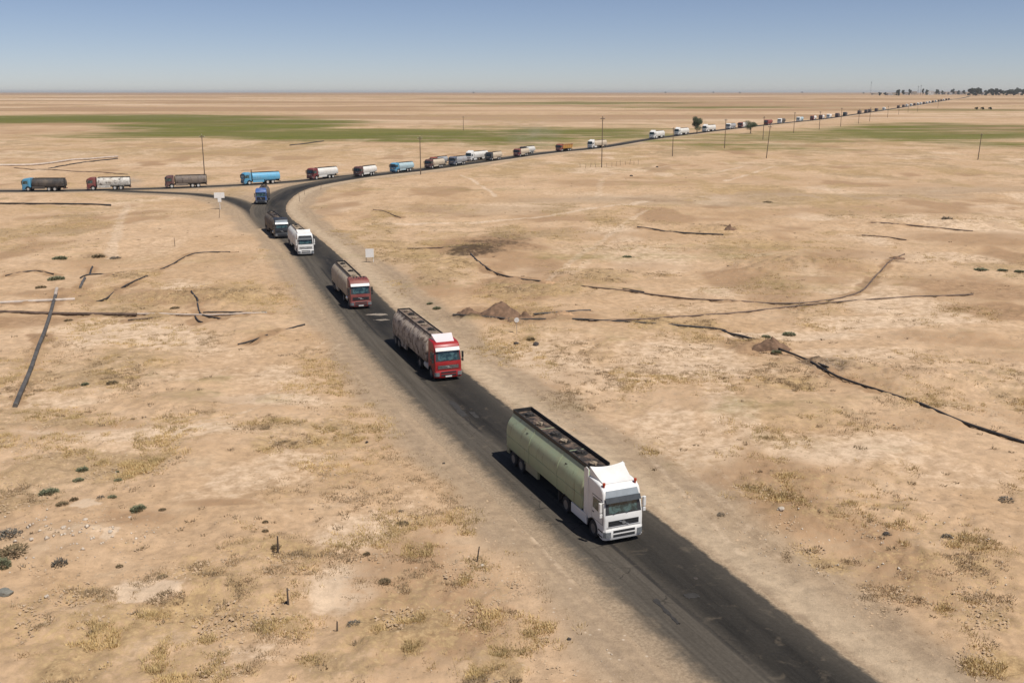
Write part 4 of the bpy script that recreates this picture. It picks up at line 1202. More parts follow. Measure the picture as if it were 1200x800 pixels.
# the road that leaves to the left, then the bend and the long straight
Q = [  # road, column, lane, cab, tank, label, extras
    (branch_c, 36.5, -.3, SKYBLUE, CHARTANK, "sky blue cab with a charcoal black tank, leftmost truck", {}),
    (branch_c, 110.5, -.3, DKRED, SOILED, "red cab with a white tank smeared black, second from left on the side road", {}),
    (branch_c, 201, -.3, MAROON, BROWNTANK, "dark maroon cab with a grey brown tank, beside the leftmost tall pole", {}),
    (branch_c, 290, -.3, SKYBLUE, TANKBLUE, "all blue tanker with a black upright exhaust, behind the fork", dict(stack=True)),
    (branch_c, 367.5, 0, DKRED, WHITE_T, "red cab with a white tank where the side road joins the bend", {}),
    (main_c, 420, .3, MAROON, WHITE_T, "maroon cab with a pale silver tank, just right of the bend", {}),
    (main_c, 462.5, .3, SKYBLUE, PALEBLUE, "turquoise cab with a pale blue tank, left of the pole by the road", {}),
    (main_c, 502.5, .3, MAROON, CREAM, "dark cab with a cream tank, directly behind the pole by the road", {}),
    (main_c, 529.5, .6, SLATE, GREYTANK, "slate blue cab with a grey tank, alongside a second grey tanker", {}),
    (main_c, 521, -4.2, RUST, GREYTANK, "rust red cab overtaking on the far side of the slate blue truck", {}),
    (main_c, 562, -4.0, WHITE, WHITE_T, "tall white cab with a white tank, pulled out beside a dark cab", dict(semi=True)),
    (main_c, 571.5, .8, DARKCAB, CREAM, "dark cab with an off white tank, overlapped by the tall white cab", {}),
    (main_c, 605, .6, DKRED, CREAM, "dark red cab with a short cream tank, in front of a drifting dust plume", {}),
    (main_c, 622, -3.4, DARKCAB, WHITE_T, "dark cab with a bright white tank, pulled out behind the cream tanker", {}),
    (main_c, 655, .4, RUST, None, "rust red tipper lorry with an ochre yellow body", dict(tipper=YELLOW)),
    (main_c, 692, .4, WHITE, CREAM, "white cab with a long white tank, left of the pole that crosses the queue", dict(semi=True)),
    (main_c, 764, .4, WHITE, WHITE_T, "white tanker truck second to the left of the lone roadside tree", dict(semi=True)),
    (main_c, 793, .4, WHITE, WHITE_T, "white tanker truck just left of the lone roadside tree", dict(semi=True)),
    (main_c, 825.5, .4, WHITE, WHITE_T, "white tanker truck just right of the lone roadside tree", dict(semi=True)),
    (main_c, 853, .4, WHITE, GREYTANK, "white cab with a grey tank, between the roadside tree and the bush", {}),
    (main_c, 867, .4, DKRED, WHITE_T, "dark red cab with a white tank, touching the round roadside bush", {}),
    (main_c, 897.5, .4, DKRED, RUST, "dark red truck with a red tank, behind the leaning pole right of the bush", {}),
    (main_c, 913, .4, WHITE, CHARTANK, "white cab with a dark tank, second truck right of the round bush", {}),
    (main_c, 935, .4, WHITE, PALEBLUE, "white cab with a pale blue tank, third truck right of the round bush", {}),
    (main_c, 951, .4, DKRED, WHITE_T, "dark red cab with a white tank, first in the close run of five far trucks", {}),
    (main_c, 961, .4, MAROON, WHITE_T, "maroon cab with a white tank, second in the close run of five far trucks", {}),
    (main_c, 970, .4, WHITE, WHITE_T, "all white truck in the middle of the close run of five far trucks", {}),
    (main_c, 980, .4, MAROON, DARKTANK, "dark truck fourth in the close run of five far trucks", {}),
    (main_c, 989, .4, DARKCAB, CHARTANK, "black truck last in the close run of five far trucks", {}),
]
WHITE_CAB = dict(visor_m=VISOR_DARK, mirror_m=WHITE)
for line, px, lane, body, tk, lab, ex in Q:
    loc, rz = on_road_px(line, px, lane)
    if line is branch_c: rz += math.pi
    size = 1.10 if line is branch_c else (1.0 if px < 700 else 1.12)
    if ex.get('semi'):
        tt = semi("tanker_truck", lab, loc, rz, WHITE, tk, GQ, 'white', skirt=WHITE, dims=(-1.42, -12.4, 1.24, 1.04, 3.30, 1.95), axles=(-11.4, -10.1), dress=dict(deck=1, bands=(-5.0,), hatches=4, rail_h=.1, rail_y=.6),
             cab=dict(visor_m=VISOR_DARK, mirror_m=WHITE, grille_m=WHITE, bumper_m=WHITE, deflector=(.6, -.8, 3.42, 3.92, .95, 1.08, .1)))
    else:
        nm = "tipper_truck" if ex.get('tipper') else "tanker_truck"
        tt = rigid(nm, lab, loc, rz, body, tk, GQ, cab=(WHITE_CAB if body is WHITE else None), far=px > 880, **ex)
    tt.scale = (size, size, size)

ORD = ['first', 'second', 'third', 'fourth', 'fifth', 'sixth', 'seventh', 'eighth', 'ninth', 'tenth', 'eleventh', 'twelfth', 'thirteenth', 'fourteenth', 'fifteenth', 'sixteenth', 'seventeenth', 'eighteenth', 'nineteenth', 'twentieth', 'twenty first', 'twenty second', 'twenty third']
GF = "tiny far trucks in the unbroken line before the town"
for k, (px, w) in enumerate([(1006, 0), (1014, 0), (1018, 0), (1026, 0), (1035, 1), (1052, 0), (1058, 0), (1062, 1), (1067, 1), (1071, 0), (1075, 1), (1078.5, 1), (1082, 0), (1085.5, 1), (1089, 1), (1092.5, 0), (1096, 1), (1099.5, 0), (1102.5, 0), (1105.5, 1), (1108.5, 0), (1111.5, 0)]):
    loc, rz = on_road_px(main_c, px, .4)
    lab = "tiny %s tanker truck, %s from the left in the far line before the town" % ("white" if w else "dark", ORD[k])
    rigid("tanker_truck", lab, loc, rz, WHITE if w else MAROON, WHITE_T if w else DARKTANK, GF, far=True).scale = (1.12, 1.12, 1.12)

# ------------------------------------------------------------------ things on and beside the plain
def ground_z(X, Y):
    X = np.atleast_1d(np.asarray(X, float)); Y = np.atleast_1d(np.asarray(Y, float))
    d, sd, d2 = road_profile(X, Y)
    return z_large(X, Y) + relief(X, Y, np.minimum(d, d2 + 1)) + heaps(X, Y, d)

def gp(px, py, dz=0.0):
    X, Y = at(px, py)
    return (X, Y, float(ground_z(X, Y)[0]) + dz)

def own(name, fn, mat, label=None, cat=None, group=None, kind=None, parent=None, loc=(0, 0, 0), smooth=None, rz=0):
    bm = bmesh.new(); fn(bm)
    bmesh.ops.recalc_face_normals(bm, faces=bm.faces)
    me = bpy.data.meshes.new(name + "_mesh"); bm.to_mesh(me); bm.free()
    if smooth:
        me.polygons.foreach_set('use_smooth', [True] * len(me.polygons))
        me.set_sharp_from_angle(angle=R(smooth))
    me.materials.append(mat)
    o = link(bpy.data.objects.new(name, me), parent)
    o.location = loc; o.rotation_euler = (0, 0, rz)
    return tag(o, label, cat, group, kind)

PIPE_BLACK = plain("black_poly_pipe", (.035, .031, .028), .6, .5, 1.5)
PIPE_GREY = plain("grey_steel_pipe", (.085, .077, .068), .6, .4, 1.2)
PIPE_PINK = plain("pale_pipe", (.46, .38, .31), .6, .25, 1.0)
PIPE_RUST = plain("brown_pipe", (.11, .072, .05), .7, .5, 1.2)
GP = "pipes and hoses lying on the sand"
def pipe(pts, r, mat, label, sink=None):
    W = catmull([at(*p) for p in pts], .8)
    d = math.hypot(*W.mean(0))
    z = ground_z(W[:, 0], W[:, 1])
    k = np.ones(9) / 9
    zz = np.convolve(np.pad(z, 4, mode='edge'), k, 'valid')
    if sink is None:
        r = r * .8
        sag = (fbm(W[:, 0] / 4, W[:, 1] / 4, 3, 611) - .68) * 6 * r       # here proud, there drifted over
        zz = zz + np.minimum(r * .75, r * .5 - np.maximum(0, sag))
    else:
        zz = np.maximum(zz, z - r * .4) + r * (1 - sink)
    wob = (fbm(W[:, 0] / 5, W[:, 1] / 5, 3, 621) - .5) * (.7 if sink is None else .0)
    own("pipe", lambda bm: tube(bm, [(x + w * .4, y + w, h) for (x, y), h, w in zip(W, zz, wob)], r, 8), mat, label, 'pipe', GP, smooth=60)

PM = dict(black=PIPE_BLACK, grey=PIPE_GREY, pink=PIPE_PINK, rust=PIPE_RUST)
for a in PIPES:
    pipe(a[0], a[1], PM[a[2]], a[3], *(a[4:]))

# ---- utility poles
WOOD = plain("weathered_pole_wood", (.13, .095, .065), .9, .3, 2)
IRON = plain("pole_iron", (.09, .075, .06), .8, .3, 3)
def pole_shaft(bm): loft(bm, [[(r * math.cos(2 * math.pi * k / 9), r * math.sin(2 * math.pi * k / 9), z) for k in range(9)] for r, z in ((.17, -.4), (.165, 0), (.14, 5), (.105, 10))])
def pole_arm(bm): box(bm, -.75, .75, -.05, .05, 9.45, 9.58); tube(bm, [(-.45, 0, 9.5), (0, .08, 8.9)], .02, 5); tube(bm, [(.45, 0, 9.5), (0, .08, 8.9)], .02, 5)
def pole_ins(bm): disc_z(bm, 0, 0, 0, .05, .18, 8)
GPO = "utility poles across the plain"
def pole(px, yb, yt, label, lean=(0, 0)):
    X, Y, Z = gp(px, yb)
    d = Y * math.cos(PITCH) + (CAM_H - Z) * math.sin(PITCH)
    h = (yb - yt) * d / FPX * 1.0
    t = thing("utility_pole", label, 'pole', (X, Y, Z), random.uniform(-.5, .5), GPO)
    t.rotation_euler = (lean[0], lean[1], t.rotation_euler[2])
    sc = h / 10.0
    t.scale = (1, 1, sc)
    part("shaft", "poleshaft", pole_shaft, WOOD, t, smooth=50)
    a = part("crossarm", "polearm", pole_arm, IRON, t)
    for x in (-.68, 0, .68):
        part("insulator", "insulator", pole_ins, PLATE, a, (x, 0, 9.58 if x else 10.0))
for a in [(240, 208, 160, "leftmost tall pole, behind the side road"), (493, 204, 160, "pole standing in front of the queue by the cream tanker"),
          (705, 197, 138, "tallest pole, crossing the queue beside a long white tanker"), (788, 183, 150, "pole in front of the white truck left of the lone tree"),
          (849, 174, 140, "thin pole in front of the white cab with the grey tank"), (894, 164, 137, "pole just right of the round roadside bush"),
          (898, 186, 148, "leaning pole nearer than its neighbour right of the bush", (0, .06)), (930, 156, 132, "pole beside the white truck with the pale blue tank"),
          (960, 152, 131, "pole in front of the close run of five trucks, left one"), (985, 148.5, 127, "pole in front of the close run of five trucks, right one"),
          (1006, 145, 128, "first pole right of the close run of five trucks"), (1019, 142.5, 126.5, "second pole right of the close run of five trucks"),
          (1040, 138, 124.5, "pole beside the gap before the far line of trucks"), (1053, 134.5, 123, "small far pole at the start of the far line of trucks"),
          (1064, 132, 122, "small far pole under the far line of trucks"), (1075, 131, 121.5, "tiny far pole below the middle of the far truck line"), (1099, 127, 119, "tiny far pole below the end of the far truck line"),
          (1146, 187, 157, "lone leaning pole at the far right", (0, .05)), (543, 153, 137, "lone far pole in the green field")]:
    pole(*a)

# ---- stakes and old fence posts
STAKE = plain("old_stake_wood", (.10, .075, .055), .9, .3, 6)
def stake_fn(bm): loft(bm, [[(r * math.cos(2 * math.pi * k / 6) + o, r * math.sin(2 * math.pi * k / 6), z) for k in range(6)] for r, z, o in ((.05, -.2, 0), (.045, .45, .01), (.035, 1.0, .03))])
GS = "old stakes in the sand"
def stake(px, yb, h, label, w=1.0):
    X, Y, Z = gp(px, yb)
    o = part("stake", "stake", stake_fn, STAKE, None, (X, Y, Z), (random.uniform(-.12, .12), random.uniform(-.12, .12), random.uniform(0, 6)), scale=(w, w, h))
    tag(o, label, 'stake', GS)
stake(326, 651, 1.05, "dark stake with a small shrub at its foot, lower left of the road", 1.3)
stake(338, 709, .95, "dark stake with a black lump beside it, lower left", 1.2)
stake(395, 738, .6, "short stake by a brown tuft at the lower left", 1.0)
stake(559, 657, .95, "thin upright stake between the road and the dry grass", .9)
stake(205, 288, 1.6, "stake standing alone left of the black truck"); stake(257, 256, 1.8, "stake near the white board on a post")
stake(310, 228, 2.4, "thin stake by the left truck of the bend, behind the blue cab", .9)
for k, px in enumerate((680, 686, 692, 698, 711, 717, 722, 727, 733, 738, 743, 748)):
    stake(px, 197 - (px - 680) * .05 + random.uniform(-1, 1), random.uniform(1.3, 2.2), "thin old fence stake, %s from the left in the row by the tallest pole" % ORD[k], 1.1)
for px, yb, lb in ((351, 236, "thin roadside stake on the inside of the bend, nearest"), (357, 228, "thin roadside stake on the inside of the bend, middle one"), (376, 222, "thin roadside stake on the inside of the bend, farthest")):
    stake(px, yb, 2.2, lb, .9)

# ---- signs
SIGNW = plain("white_sign_board", (.72, .71, .68), .5, .06, 2)
def board(px, yb, label, fn_list):
    X, Y, Z = gp(px, yb)
    t = thing("sign", label, 'sign', (X, Y, Z), math.atan2(X, Y) * -1)
    for nm, fn, m in fn_list: own(nm, fn, m, parent=t)
board(258, 245, "white board sign on a single pale post by the fork", [("board", lambda bm: box(bm, -1.1, 1.1, -.06, .06, 2.45, 3.65, .02), SIGNW), ("lower_panel", lambda bm: box(bm, -.38, .38, -.05, .05, 1.6, 2.44, .015), SIGNW), ("post", lambda bm: tube(bm, [(0, .09, -.3), (0, .09, 3.3)], .06, 8), SIGNW)])
board(433.5, 307, "white square panel on two legs beside the right shoulder", [("panel", lambda bm: box(bm, -.62, .62, -.03, .03, .75, 2.05, .01), SIGNW), ("leg", lambda bm: box(bm, -.58, -.50, .035, .1, -.2, 2.0), STAKE), ("leg", lambda bm: box(bm, .50, .58, .035, .1, -.2, 2.0), SIGNW)])
board(605.5, 392, "small round white sign on a thin pale post near the dirt heap", [("disc", lambda bm: loft(bm, [[(.26 * math.cos(a), y, 1.55 + .26 * math.sin(a)) for a in [2 * math.pi * k / 18 for k in range(18)]] for y in (-.02, .02)]), SIGNW), ("post", lambda bm: tube(bm, [(0, .06, -.2), (0, .06, 1.8)], .03, 6), PIPE_PINK)])

# ---- dirt heaps
DIRT = plain("dug_dirt", (.155, .092, .055), .95, .4, 1.6, bump=.8)
DIRT2 = plain("dug_sand", (.36, .225, .125), .95, .3, 1.6, bump=.8)
def heap_fn(w, l, h, seed):
    def f(bm):
        n, m = 34, 34
        V = []
        for i in range(n):
            row = []
            for j in range(m):
                x, y = (-1 + 2 * i / (n - 1)), (-1 + 2 * j / (m - 1))
                r = math.hypot(x * 1.05, y * 1.05)
                q = mnoise.fractal(Vector((x * 2.2 + seed, y * 2.2, seed)), 1.0, 2.0, 5)
                z = h * max(0, 1 - r * (1 + .55 * q)) ** .85 * (1 + .45 * q) * (1 + .35 / h) - .42
                row.append(bm.verts.new((x * w, y * l, z + .16 * mnoise.fractal(Vector((x * 6, y * 6, seed)), .8, 2.0, 4) * (z > 0))))
            V.append(row)
        for i in range(n - 1):
            for j in range(m - 1):
                bm.faces.new((V[i][j], V[i + 1][j], V[i + 1][j + 1], V[i][j + 1]))
    return f
GH = "heaps of dug earth"
for px, yb, w, l, h, m, lb in ((586, 373, 3.5, 2.4, 1.75, DIRT, "tall brown dirt heap right of the bright red truck"), (548, 374, 2.0, 1.2, .75, DIRT, "low brown dirt ridge left of the tall dirt heap"), (615, 374, 1.6, 1.0, .7, DIRT, "small brown dirt heap right of the tall dirt heap"),
                               (660, 372, 2.0, 1.2, .5, DIRT2, "low sandy heap between the black pipes"), (903, 409, 2.2, 1.2, .95, DIRT, "brown mound where the black pipes meet"), (640, 333, 2.6, 1.2, .55, DIRT2, "sandy mound covering the gap in the black hose"),
                               (855, 270, 1.8, 1.6, .7, DIRT, "small dark mound at the end of the lone black pipe"), (1050, 303, 2.5, 1.2, .5, DIRT, "dark mound under the curled end of the long hose")):
    own("dirt_heap", heap_fn(w, l, h, px * .37), m, lb, 'dirt heap', GH, loc=gp(px, yb), smooth=70)

# ---- shrubs
def shrub_fn(seed, n=230, hgt=.6, wid=.8, twig=.5):
    rr = random.Random(seed)
    def f(bm):
        for k in range(n):
            a = rr.uniform(0, 6.283); r = wid * math.sqrt(rr.random()) * .95; z = rr.random()
            lim = hgt * math.sqrt(max(0, 1 - (r / wid) ** 2)) * rr.uniform(.55, 1.05)
            p = Vector((r * math.cos(a), r * math.sin(a), z * lim))
            d = Vector((math.cos(a) * rr.uniform(.1, 1), math.sin(a) * rr.uniform(.1, 1), rr.uniform(.2, 1.1))).normalized()
            s_ = Vector((rr.uniform(-1, 1), rr.uniform(-1, 1), rr.uniform(-.4, .4))).normalized()
            L = rr.uniform(.16, .36); w = rr.uniform(.05, .11)
            v = [bm.verts.new(p - s_ * w), bm.verts.new(p + s_ * w), bm.verts.new(p + d * L)]
            bm.faces.new(v)
    return f
def stem_fn(seed, hgt, wid):
    rr = random.Random(seed)
    def f(bm):
        for k in range(7):
            a = rr.uniform(0, 6.283); r = wid * rr.uniform(.3, .8)
            tube(bm, [(0, 0, -.05), (r * .4 * math.cos(a), r * .4 * math.sin(a), hgt * .4), (r * math.cos(a), r * math.sin(a), hgt * rr.uniform(.5, .9))], .016, 4, .006)
    return f
LEAF_G = plain("shrub_grey_green", (.165, .17, .095), .85, .4, 4)
LEAF_D = plain("shrub_dry_brown", (.17, .125, .065), .9, .4, 4)
LEAF_S = plain("shrub_grey_twigs", (.13, .115, .09), .9, .35, 4)
TWIG = plain("twig_wood", (.12, .085, .055), .9, .3, 5)
GB = "low shrubs on the sand"
SH = [(57, 576, .62, .38, 'g', "largest round green shrub in the cluster above the rubble"), (91, 559, .38, .28, 'g', "round green shrub above the largest one"), (96, 546, .40, .30, 'g', "upper green shrub of the left cluster"),
      (162, 596, .48, .38, 'g', "dark green shrub at the right end of the left cluster"), (138, 561, .28, .2, 'g', "small green shrub right of the left cluster"), (131, 582, .30, .28, 'g', "small green shrub just left of a twin, by the pale patch"), (118, 583, .26, .24, 's', "small grey shrub between the pale patch and a green twin"),
      (137, 548, .14, .14, 'g', "tiny green shrub at the top right of the left cluster"), (151, 555, .13, .14, 'g', "tiny green shrub farthest right of the left cluster"), (121, 566, .13, .12, 'g', "tiny green shrub in the centre of the left cluster"),
      (73, 592, .40, .22, 'd', "flat brown green shrub left of the pale patch"), (87, 586, .26, .25, 'd', "brownish tuft shrub touching the pale patch"), (190, 596, .24, .12, 'd', "flat brown tuft right of the dark green shrub"),
      (12, 632, .75, .5, 's', "grey twiggy shrub at the left edge, upper"), (18, 650, .9, .4, 'd', "broad brown green shrub at the left edge, middle"), (2, 666, .5, .55, 'g', "green shrub cut by the left edge"), (70, 664, .42, .5, 's', "grey twiggy bush below the rubble"),
      (311, 614, .2, .18, 'd', "small brown shrub left of the pale sand, upper"), (311, 626, .2, .18, 'd', "small brown shrub left of the pale sand, lower"), (324, 646, .3, .3, 'd', "brown shrub at the foot of the upper stake"), (451, 683, .34, .22, 'd', "round brown tuft alone on pale sand"),
      (472, 612, .4, .22, 'd', "brown green shrub left of the roadside dry grass"), (470, 598, .2, .15, 's', "small grey shrub above the brown green one"), (415, 730, .36, .28, 's', "grey shrub beside the pale sand path"), (430, 653, .2, .2, 'd', "small brown tuft on the pale sand"),
      (140, 662, .2, .14, 'd', "small dark tuft left of the lower stakes"), (190, 677, .3, .16, 'd', "flat brown tuft left of the pale clearing"), (147, 718, .14, .12, 's', "tiny dark shrub in the dry stubble"),
      (512, 364, .5, .35, 'g', "green shrub by the right shoulder beside the bright red truck"), (504, 358, .4, .3, 'g', "small green shrub behind the one by the red truck"), (622, 399, .45, .35, 'd', "brown shrub right of the small round sign"),
      (925, 390, .7, .35, 'g', "green grey shrub below the long brown pipe"), (898, 393, .5, .3, 'g', "small green shrub left of the green grey one"), (1150, 315, 1.0, .4, 'g', "broad dark green shrub far right"), (1175, 316, .7, .3, 'g', "green shrub right of the broad one, far right"), (1195, 318, .7, .3, 'g', "green shrub cut by the right edge"),
      (735, 299, .8, .35, 'g', "grey green shrub alone in the middle plain"), (910, 413, .5, .3, 'g', "green tuft on the edge of the brown mound"), (900, 236, 1.2, .5, 'd', "brown shrub beside the far grey track"), (1110, 256, 1.1, .7, 's', "grey bush above the thin brown pipe"),
      (70, 303, 1.1, .5, 'g', "flat green shrub above the arched hose"), (66, 327, 1.1, .6, 'g', "dark green shrub below the arched hose"), (48, 338, .7, .35, 'd', "brown shrub left of the thick pipe's end"), (132, 453, .5, .3, 'd', "brown tuft in the middle of the left plain"), (100, 453, .35, .25, 'g', "small green tuft left of a brown one, left plain"),
      (80, 374, .5, .3, 'd', "brown tuft just right of the thick grey pipe"), (205, 361, .6, .35, 'd', "brown shrub between the bent hose and the scrape"), (115, 299, 1.0, .5, 'd', "dark twiggy scrub above the pipe stubs"), (135, 300, .9, .4, 's', "grey scrub right of the dark twiggy scrub"),
      (845, 605, .25, .2, 's', "tiny grey shrub at the right shoulder"), (1040, 627, .3, .22, 's', "small dark shrub in the lower right plain"), (1110, 629, .3, .25, 's', "small dark shrub right of its neighbour, lower right plain"), (1180, 588, .5, .3, 's', "grey shrub near the right edge")]
for i, (px, yb, w, h, k, lb) in enumerate(SH):
    t = thing("shrub", lb, 'shrub', gp(px, yb, -.04), i * 1.3, GB)
    b = i % 4
    m = {'g': LEAF_G, 'd': LEAF_D, 's': LEAF_S}[k]
    nn = {'g': 620, 'd': 460, 's': 300}[k]
    part("foliage", "shrubfoliage%d%s" % (b, k), shrub_fn(b * 7 + ord(k), nn, 1, 1), m, t, scale=(w, w, h))
    part("stems", "shrubstems%d" % b, stem_fn(b, .8, .8), TWIG, t, scale=(w, w, h))

# ---- loose stones and lumps
STONE = plain("pale_limestone", (.46, .39, .31), .9, .2, 3, bump=.4)
DARKLUMP = plain("dark_lump", (.05, .04, .034), .9, .4, 4, bump=.4)
def rock_fn(seed):
    seed = seed + 2
    def f(bm):
        bmesh.ops.create_icosphere(bm, subdivisions=2, radius=1)
        for v in bm.verts:
            q = mnoise.fractal(v.co * 1.1 + Vector((seed * 3.1, 0, 0)), 1, 2, 3)
            v.co *= 1 + .42 * q
            v.co.z *= .62
    return f
GR = "stones lying on the sand"
for i, (px, yb, r, m, lb) in enumerate([(6, 699, .34, plain("grey_stone", (.17, .165, .14), .9, .2, 3, bump=.4), "grey slab like stone at the lower left edge"), (75, 622, .17, STONE, "largest pale stone on the rubble below the shrubs"), (100, 611, .15, STONE, "pale stone at the right end of the rubble"), (130, 628, .16, STONE, "pale stone at the tip of the rubble spur"), (38, 640, .12, STONE, "pale stone in the rubble by the brown green shrub"),
                                       (152, 606, .13, STONE, "pale stone under the dark green shrub"), (55, 700, .12, STONE, "pale stone on the bare lower left sand"), (565, 661, .13, STONE, "pale stone right of the thin upright stake"), (336, 707, .13, DARKLUMP, "black lump beside the lower stake"), (605, 402, .28, DARKLUMP, "black lump in front of the small round sign"),
                                       (628, 404, .34, DARKLUMP, "broad black lump right of the small round sign"), (667, 748, .11, DARKLUMP, "small dark lump on the left roadside"), (430, 517, .12, DARKLUMP, "small dark lump in the dry grass left of the road"), (520, 543, .1, DARKLUMP, "tiny dark lump left of the olive tanker"), (915, 604, .22, STONE, "flat tan stone at the right shoulder"),
                                       (740, 206, .5, DARKLUMP, "dark boulder right of the fence stakes"), (770, 195, .5, DARKLUMP, "dark boulder far right of the fence stakes"), (1038, 625, .18, DARKLUMP, "dark stone in the lower right plain"), (815, 678, .14, DARKLUMP, "small dark stone lying on the asphalt ahead of the white cab")]):
    o = part("stone", "stone%d" % (i % 5), rock_fn(i % 5), m, None, gp(px, yb, r * .25), (0, 0, i * 1.7), scale=(r, r * .85, r), smooth=18)
    tag(o, lb, 'stone', GR)

# ---- scattered grit: pebbles, dead grass, scrub (uncountable)
def sample_ground(n, dmin, dmax, power=1.0, amax=29.0):
    u = rng.random(n)
    d = dmin * (dmax / dmin) ** (u ** power)
    a = np.deg2rad(rng.uniform(-amax, amax, n))
    return d * np.sin(a), d * np.cos(a)

def tri_stuff(name, V, F, mat):
    me = bpy.data.meshes.new(name + "_mesh")
    me.vertices.add(len(V)); me.vertices.foreach_set('co', V.astype(np.float32).ravel())
    me.loops.add(F.size); me.polygons.add(len(F))
    me.loops.foreach_set('vertex_index', F.astype(np.int32).ravel())
    me.polygons.foreach_set('loop_start', (np.arange(len(F)) * F.shape[1]).astype(np.int32))
    me.update(calc_edges=True)
    me.materials.append(mat)
    return tag(link(bpy.data.objects.new(name, me)), kind='stuff')

def blades(name, X, Y, n_b, hmin, hmax, spread, width, mat, lean=.7):
    Z = ground_z(X, Y)
    N = len(X)
    idx = np.repeat(np.arange(N), n_b); M = len(idx)
    big = rng.uniform(hmin, hmax, N)[idx] * rng.uniform(.6, 1.15, M)
    a = rng.uniform(0, 2 * np.pi, M)
    rr = spread * np.sqrt(rng.random(M)) * (big / hmax + .3)
    bx, by = X[idx] + rr * np.cos(a), Y[idx] + rr * np.sin(a)
    bz = Z[idx] - .02
    la = a + rng.normal(0, .5, M); ll = big * lean * rng.random(M)
    w = width * rng.uniform(.6, 1.3, M); wa = rng.uniform(0, 2 * np.pi, M)
    P0 = np.stack([bx - w * np.cos(wa), by - w * np.sin(wa), bz], -1)
    P1 = np.stack([bx + w * np.cos(wa), by + w * np.sin(wa), bz], -1)
    P2 = np.stack([bx + ll * np.cos(la), by + ll * np.sin(la), bz + big * .85], -1)
    V = np.stack([P0, P1, P2], 1).reshape(-1, 3)
    return tri_stuff(name, V, np.arange(len(V)).reshape(-1, 3), mat)

def off_road(X, Y, lim=5.5):
    d, s, d2 = road_profile(X, Y)
    return (d > lim + rng.uniform(0, 2.5, len(X))) & (d2 > 4)

X, Y = sample_ground(700000, 36, 230, .9)
Mk = masks(X, Y, ('dry',))['dry']
cl = fbm(X / .9, Y / .9, 3, 401) * .55 + fbm(X / 3.3, Y / 3.3, 3, 411) * .45
keep = (rng.random(len(X)) < np.clip(Mk - .2, 0, 1) * 1.3 * sstep(.48, .57, cl)) & off_road(X, Y)
X, Y = X[keep], Y[keep]
GRASS = plain("dead_grass", (.50, .365, .17), .85, .35, .35)
GRASS2 = plain("dead_grass_brown", (.36, .26, .15), .9, .35, .6)
pick = (fbm(X / 6, Y / 6, 3, 431) > .47)
blades("dry_grass", X[pick], Y[pick], 6, .10, .30, .22, .022, GRASS)
blades("dry_stubble", X[~pick], Y[~pick], 6, .08, .22, .2, .022, GRASS2)
N_GRASS = len(X)

X, Y = sample_ground(9000, 37, 320, .8)
g = fbm(X / 4, Y / 4, 3, 451)
keep = (rng.random(len(X)) < sstep(.5, .7, g) * .22) & off_road(X, Y, 7)
blades("dead_scrub", X[keep], Y[keep], 22, .1, .28, .26, .03, plain("dead_scrub", (.215, .155, .09), .9, .4, .5), .9)

X, Y = sample_ground(26000, 37, 160, .9)
g = fbm(X / 5, Y / 5, 3, 471)
e = np.maximum(ell(X, Y, 60, 630, 90, 34, .6, 7), np.maximum(.45 * ell(X, Y, 1070, 640, 150, 60, .6, 8), .6 * ell(X, Y, 975, 432, 36, 8, .6, 9)))
keep = rng.random(len(X)) < np.maximum(.10 * sstep(.4, .65, g), e * .8)
d_, _, _ = road_profile(X, Y); keep &= d_ > 4.6
X, Y = X[keep], Y[keep]; e = e[keep]
Z = ground_z(X, Y)
r = .025 + .05 * rng.random(len(X)) ** 3 + e * .13 * rng.random(len(X)) ** 2.5
base = np.array([(1, 0, 0), (-.5, .86, 0), (-.5, -.86, 0), (.1, .1, .75), (0, 0, -.4)])
ang = rng.uniform(0, 6.28, len(X)); ca, sa = np.cos(ang), np.sin(ang)
jit = 1 + rng.uniform(-.3, .3, (len(X), 5, 3))
B = base[None] * jit * r[:, None, None]
V = np.stack([B[..., 0] * ca[:, None] - B[..., 1] * sa[:, None] + X[:, None], B[..., 0] * sa[:, None] + B[..., 1] * ca[:, None] + Y[:, None], B[..., 2] + Z[:, None] + r[:, None] * .15], -1).reshape(-1, 3)
F = (np.array([(0, 1, 3), (1, 2, 3), (2, 0, 3), (1, 0, 4), (2, 1, 4), (0, 2, 4)])[None] + (np.arange(len(X)) * 5)[:, None, None]).reshape(-1, 3)
tri_stuff("pebbles", V, F, plain("pebble_stone", (.50, .42, .33), .9, .3, .8))

# clods and crumbs of the soil itself, on the rough ground only
X, Y = sample_ground(420000, 36, 190, .85)
Mr = masks(X, Y, ('dry', 'brown', 'pale'))
g = fbm(X / 2.6, Y / 2.6, 4, 481)
keep = (rng.random(len(X)) < np.clip(.05 + .75 * Mr['dry'] + .5 * Mr['brown'] - .8 * Mr['pale'], 0, 1) * sstep(.45, .62, g) * .75) & off_road(X, Y, 4.4)
X, Y = X[keep], Y[keep]
Z = ground_z(X, Y)
r = .03 + .085 * rng.random(len(X)) ** 3
ang = rng.uniform(0, 6.28, len(X)); ca, sa = np.cos(ang), np.sin(ang)
B = base[None] * (1 + rng.uniform(-.35, .35, (len(X), 5, 3))) * r[:, None, None]
V = np.stack([B[..., 0] * ca[:, None] - B[..., 1] * sa[:, None] + X[:, None], B[..., 0] * sa[:, None] + B[..., 1] * ca[:, None] + Y[:, None], B[..., 2] + Z[:, None] + r[:, None] * .1], -1).reshape(-1, 3)
F = (np.array([(0, 1, 3), (1, 2, 3), (2, 0, 3)])[None] + (np.arange(len(X)) * 5)[:, None, None]).reshape(-1, 3)
tri_stuff("clods", V, F, plain("soil_clod", (.40, .285, .18), .95, .3, .5))
print("COUNTS grass", N_GRASS, "clods", len(X))

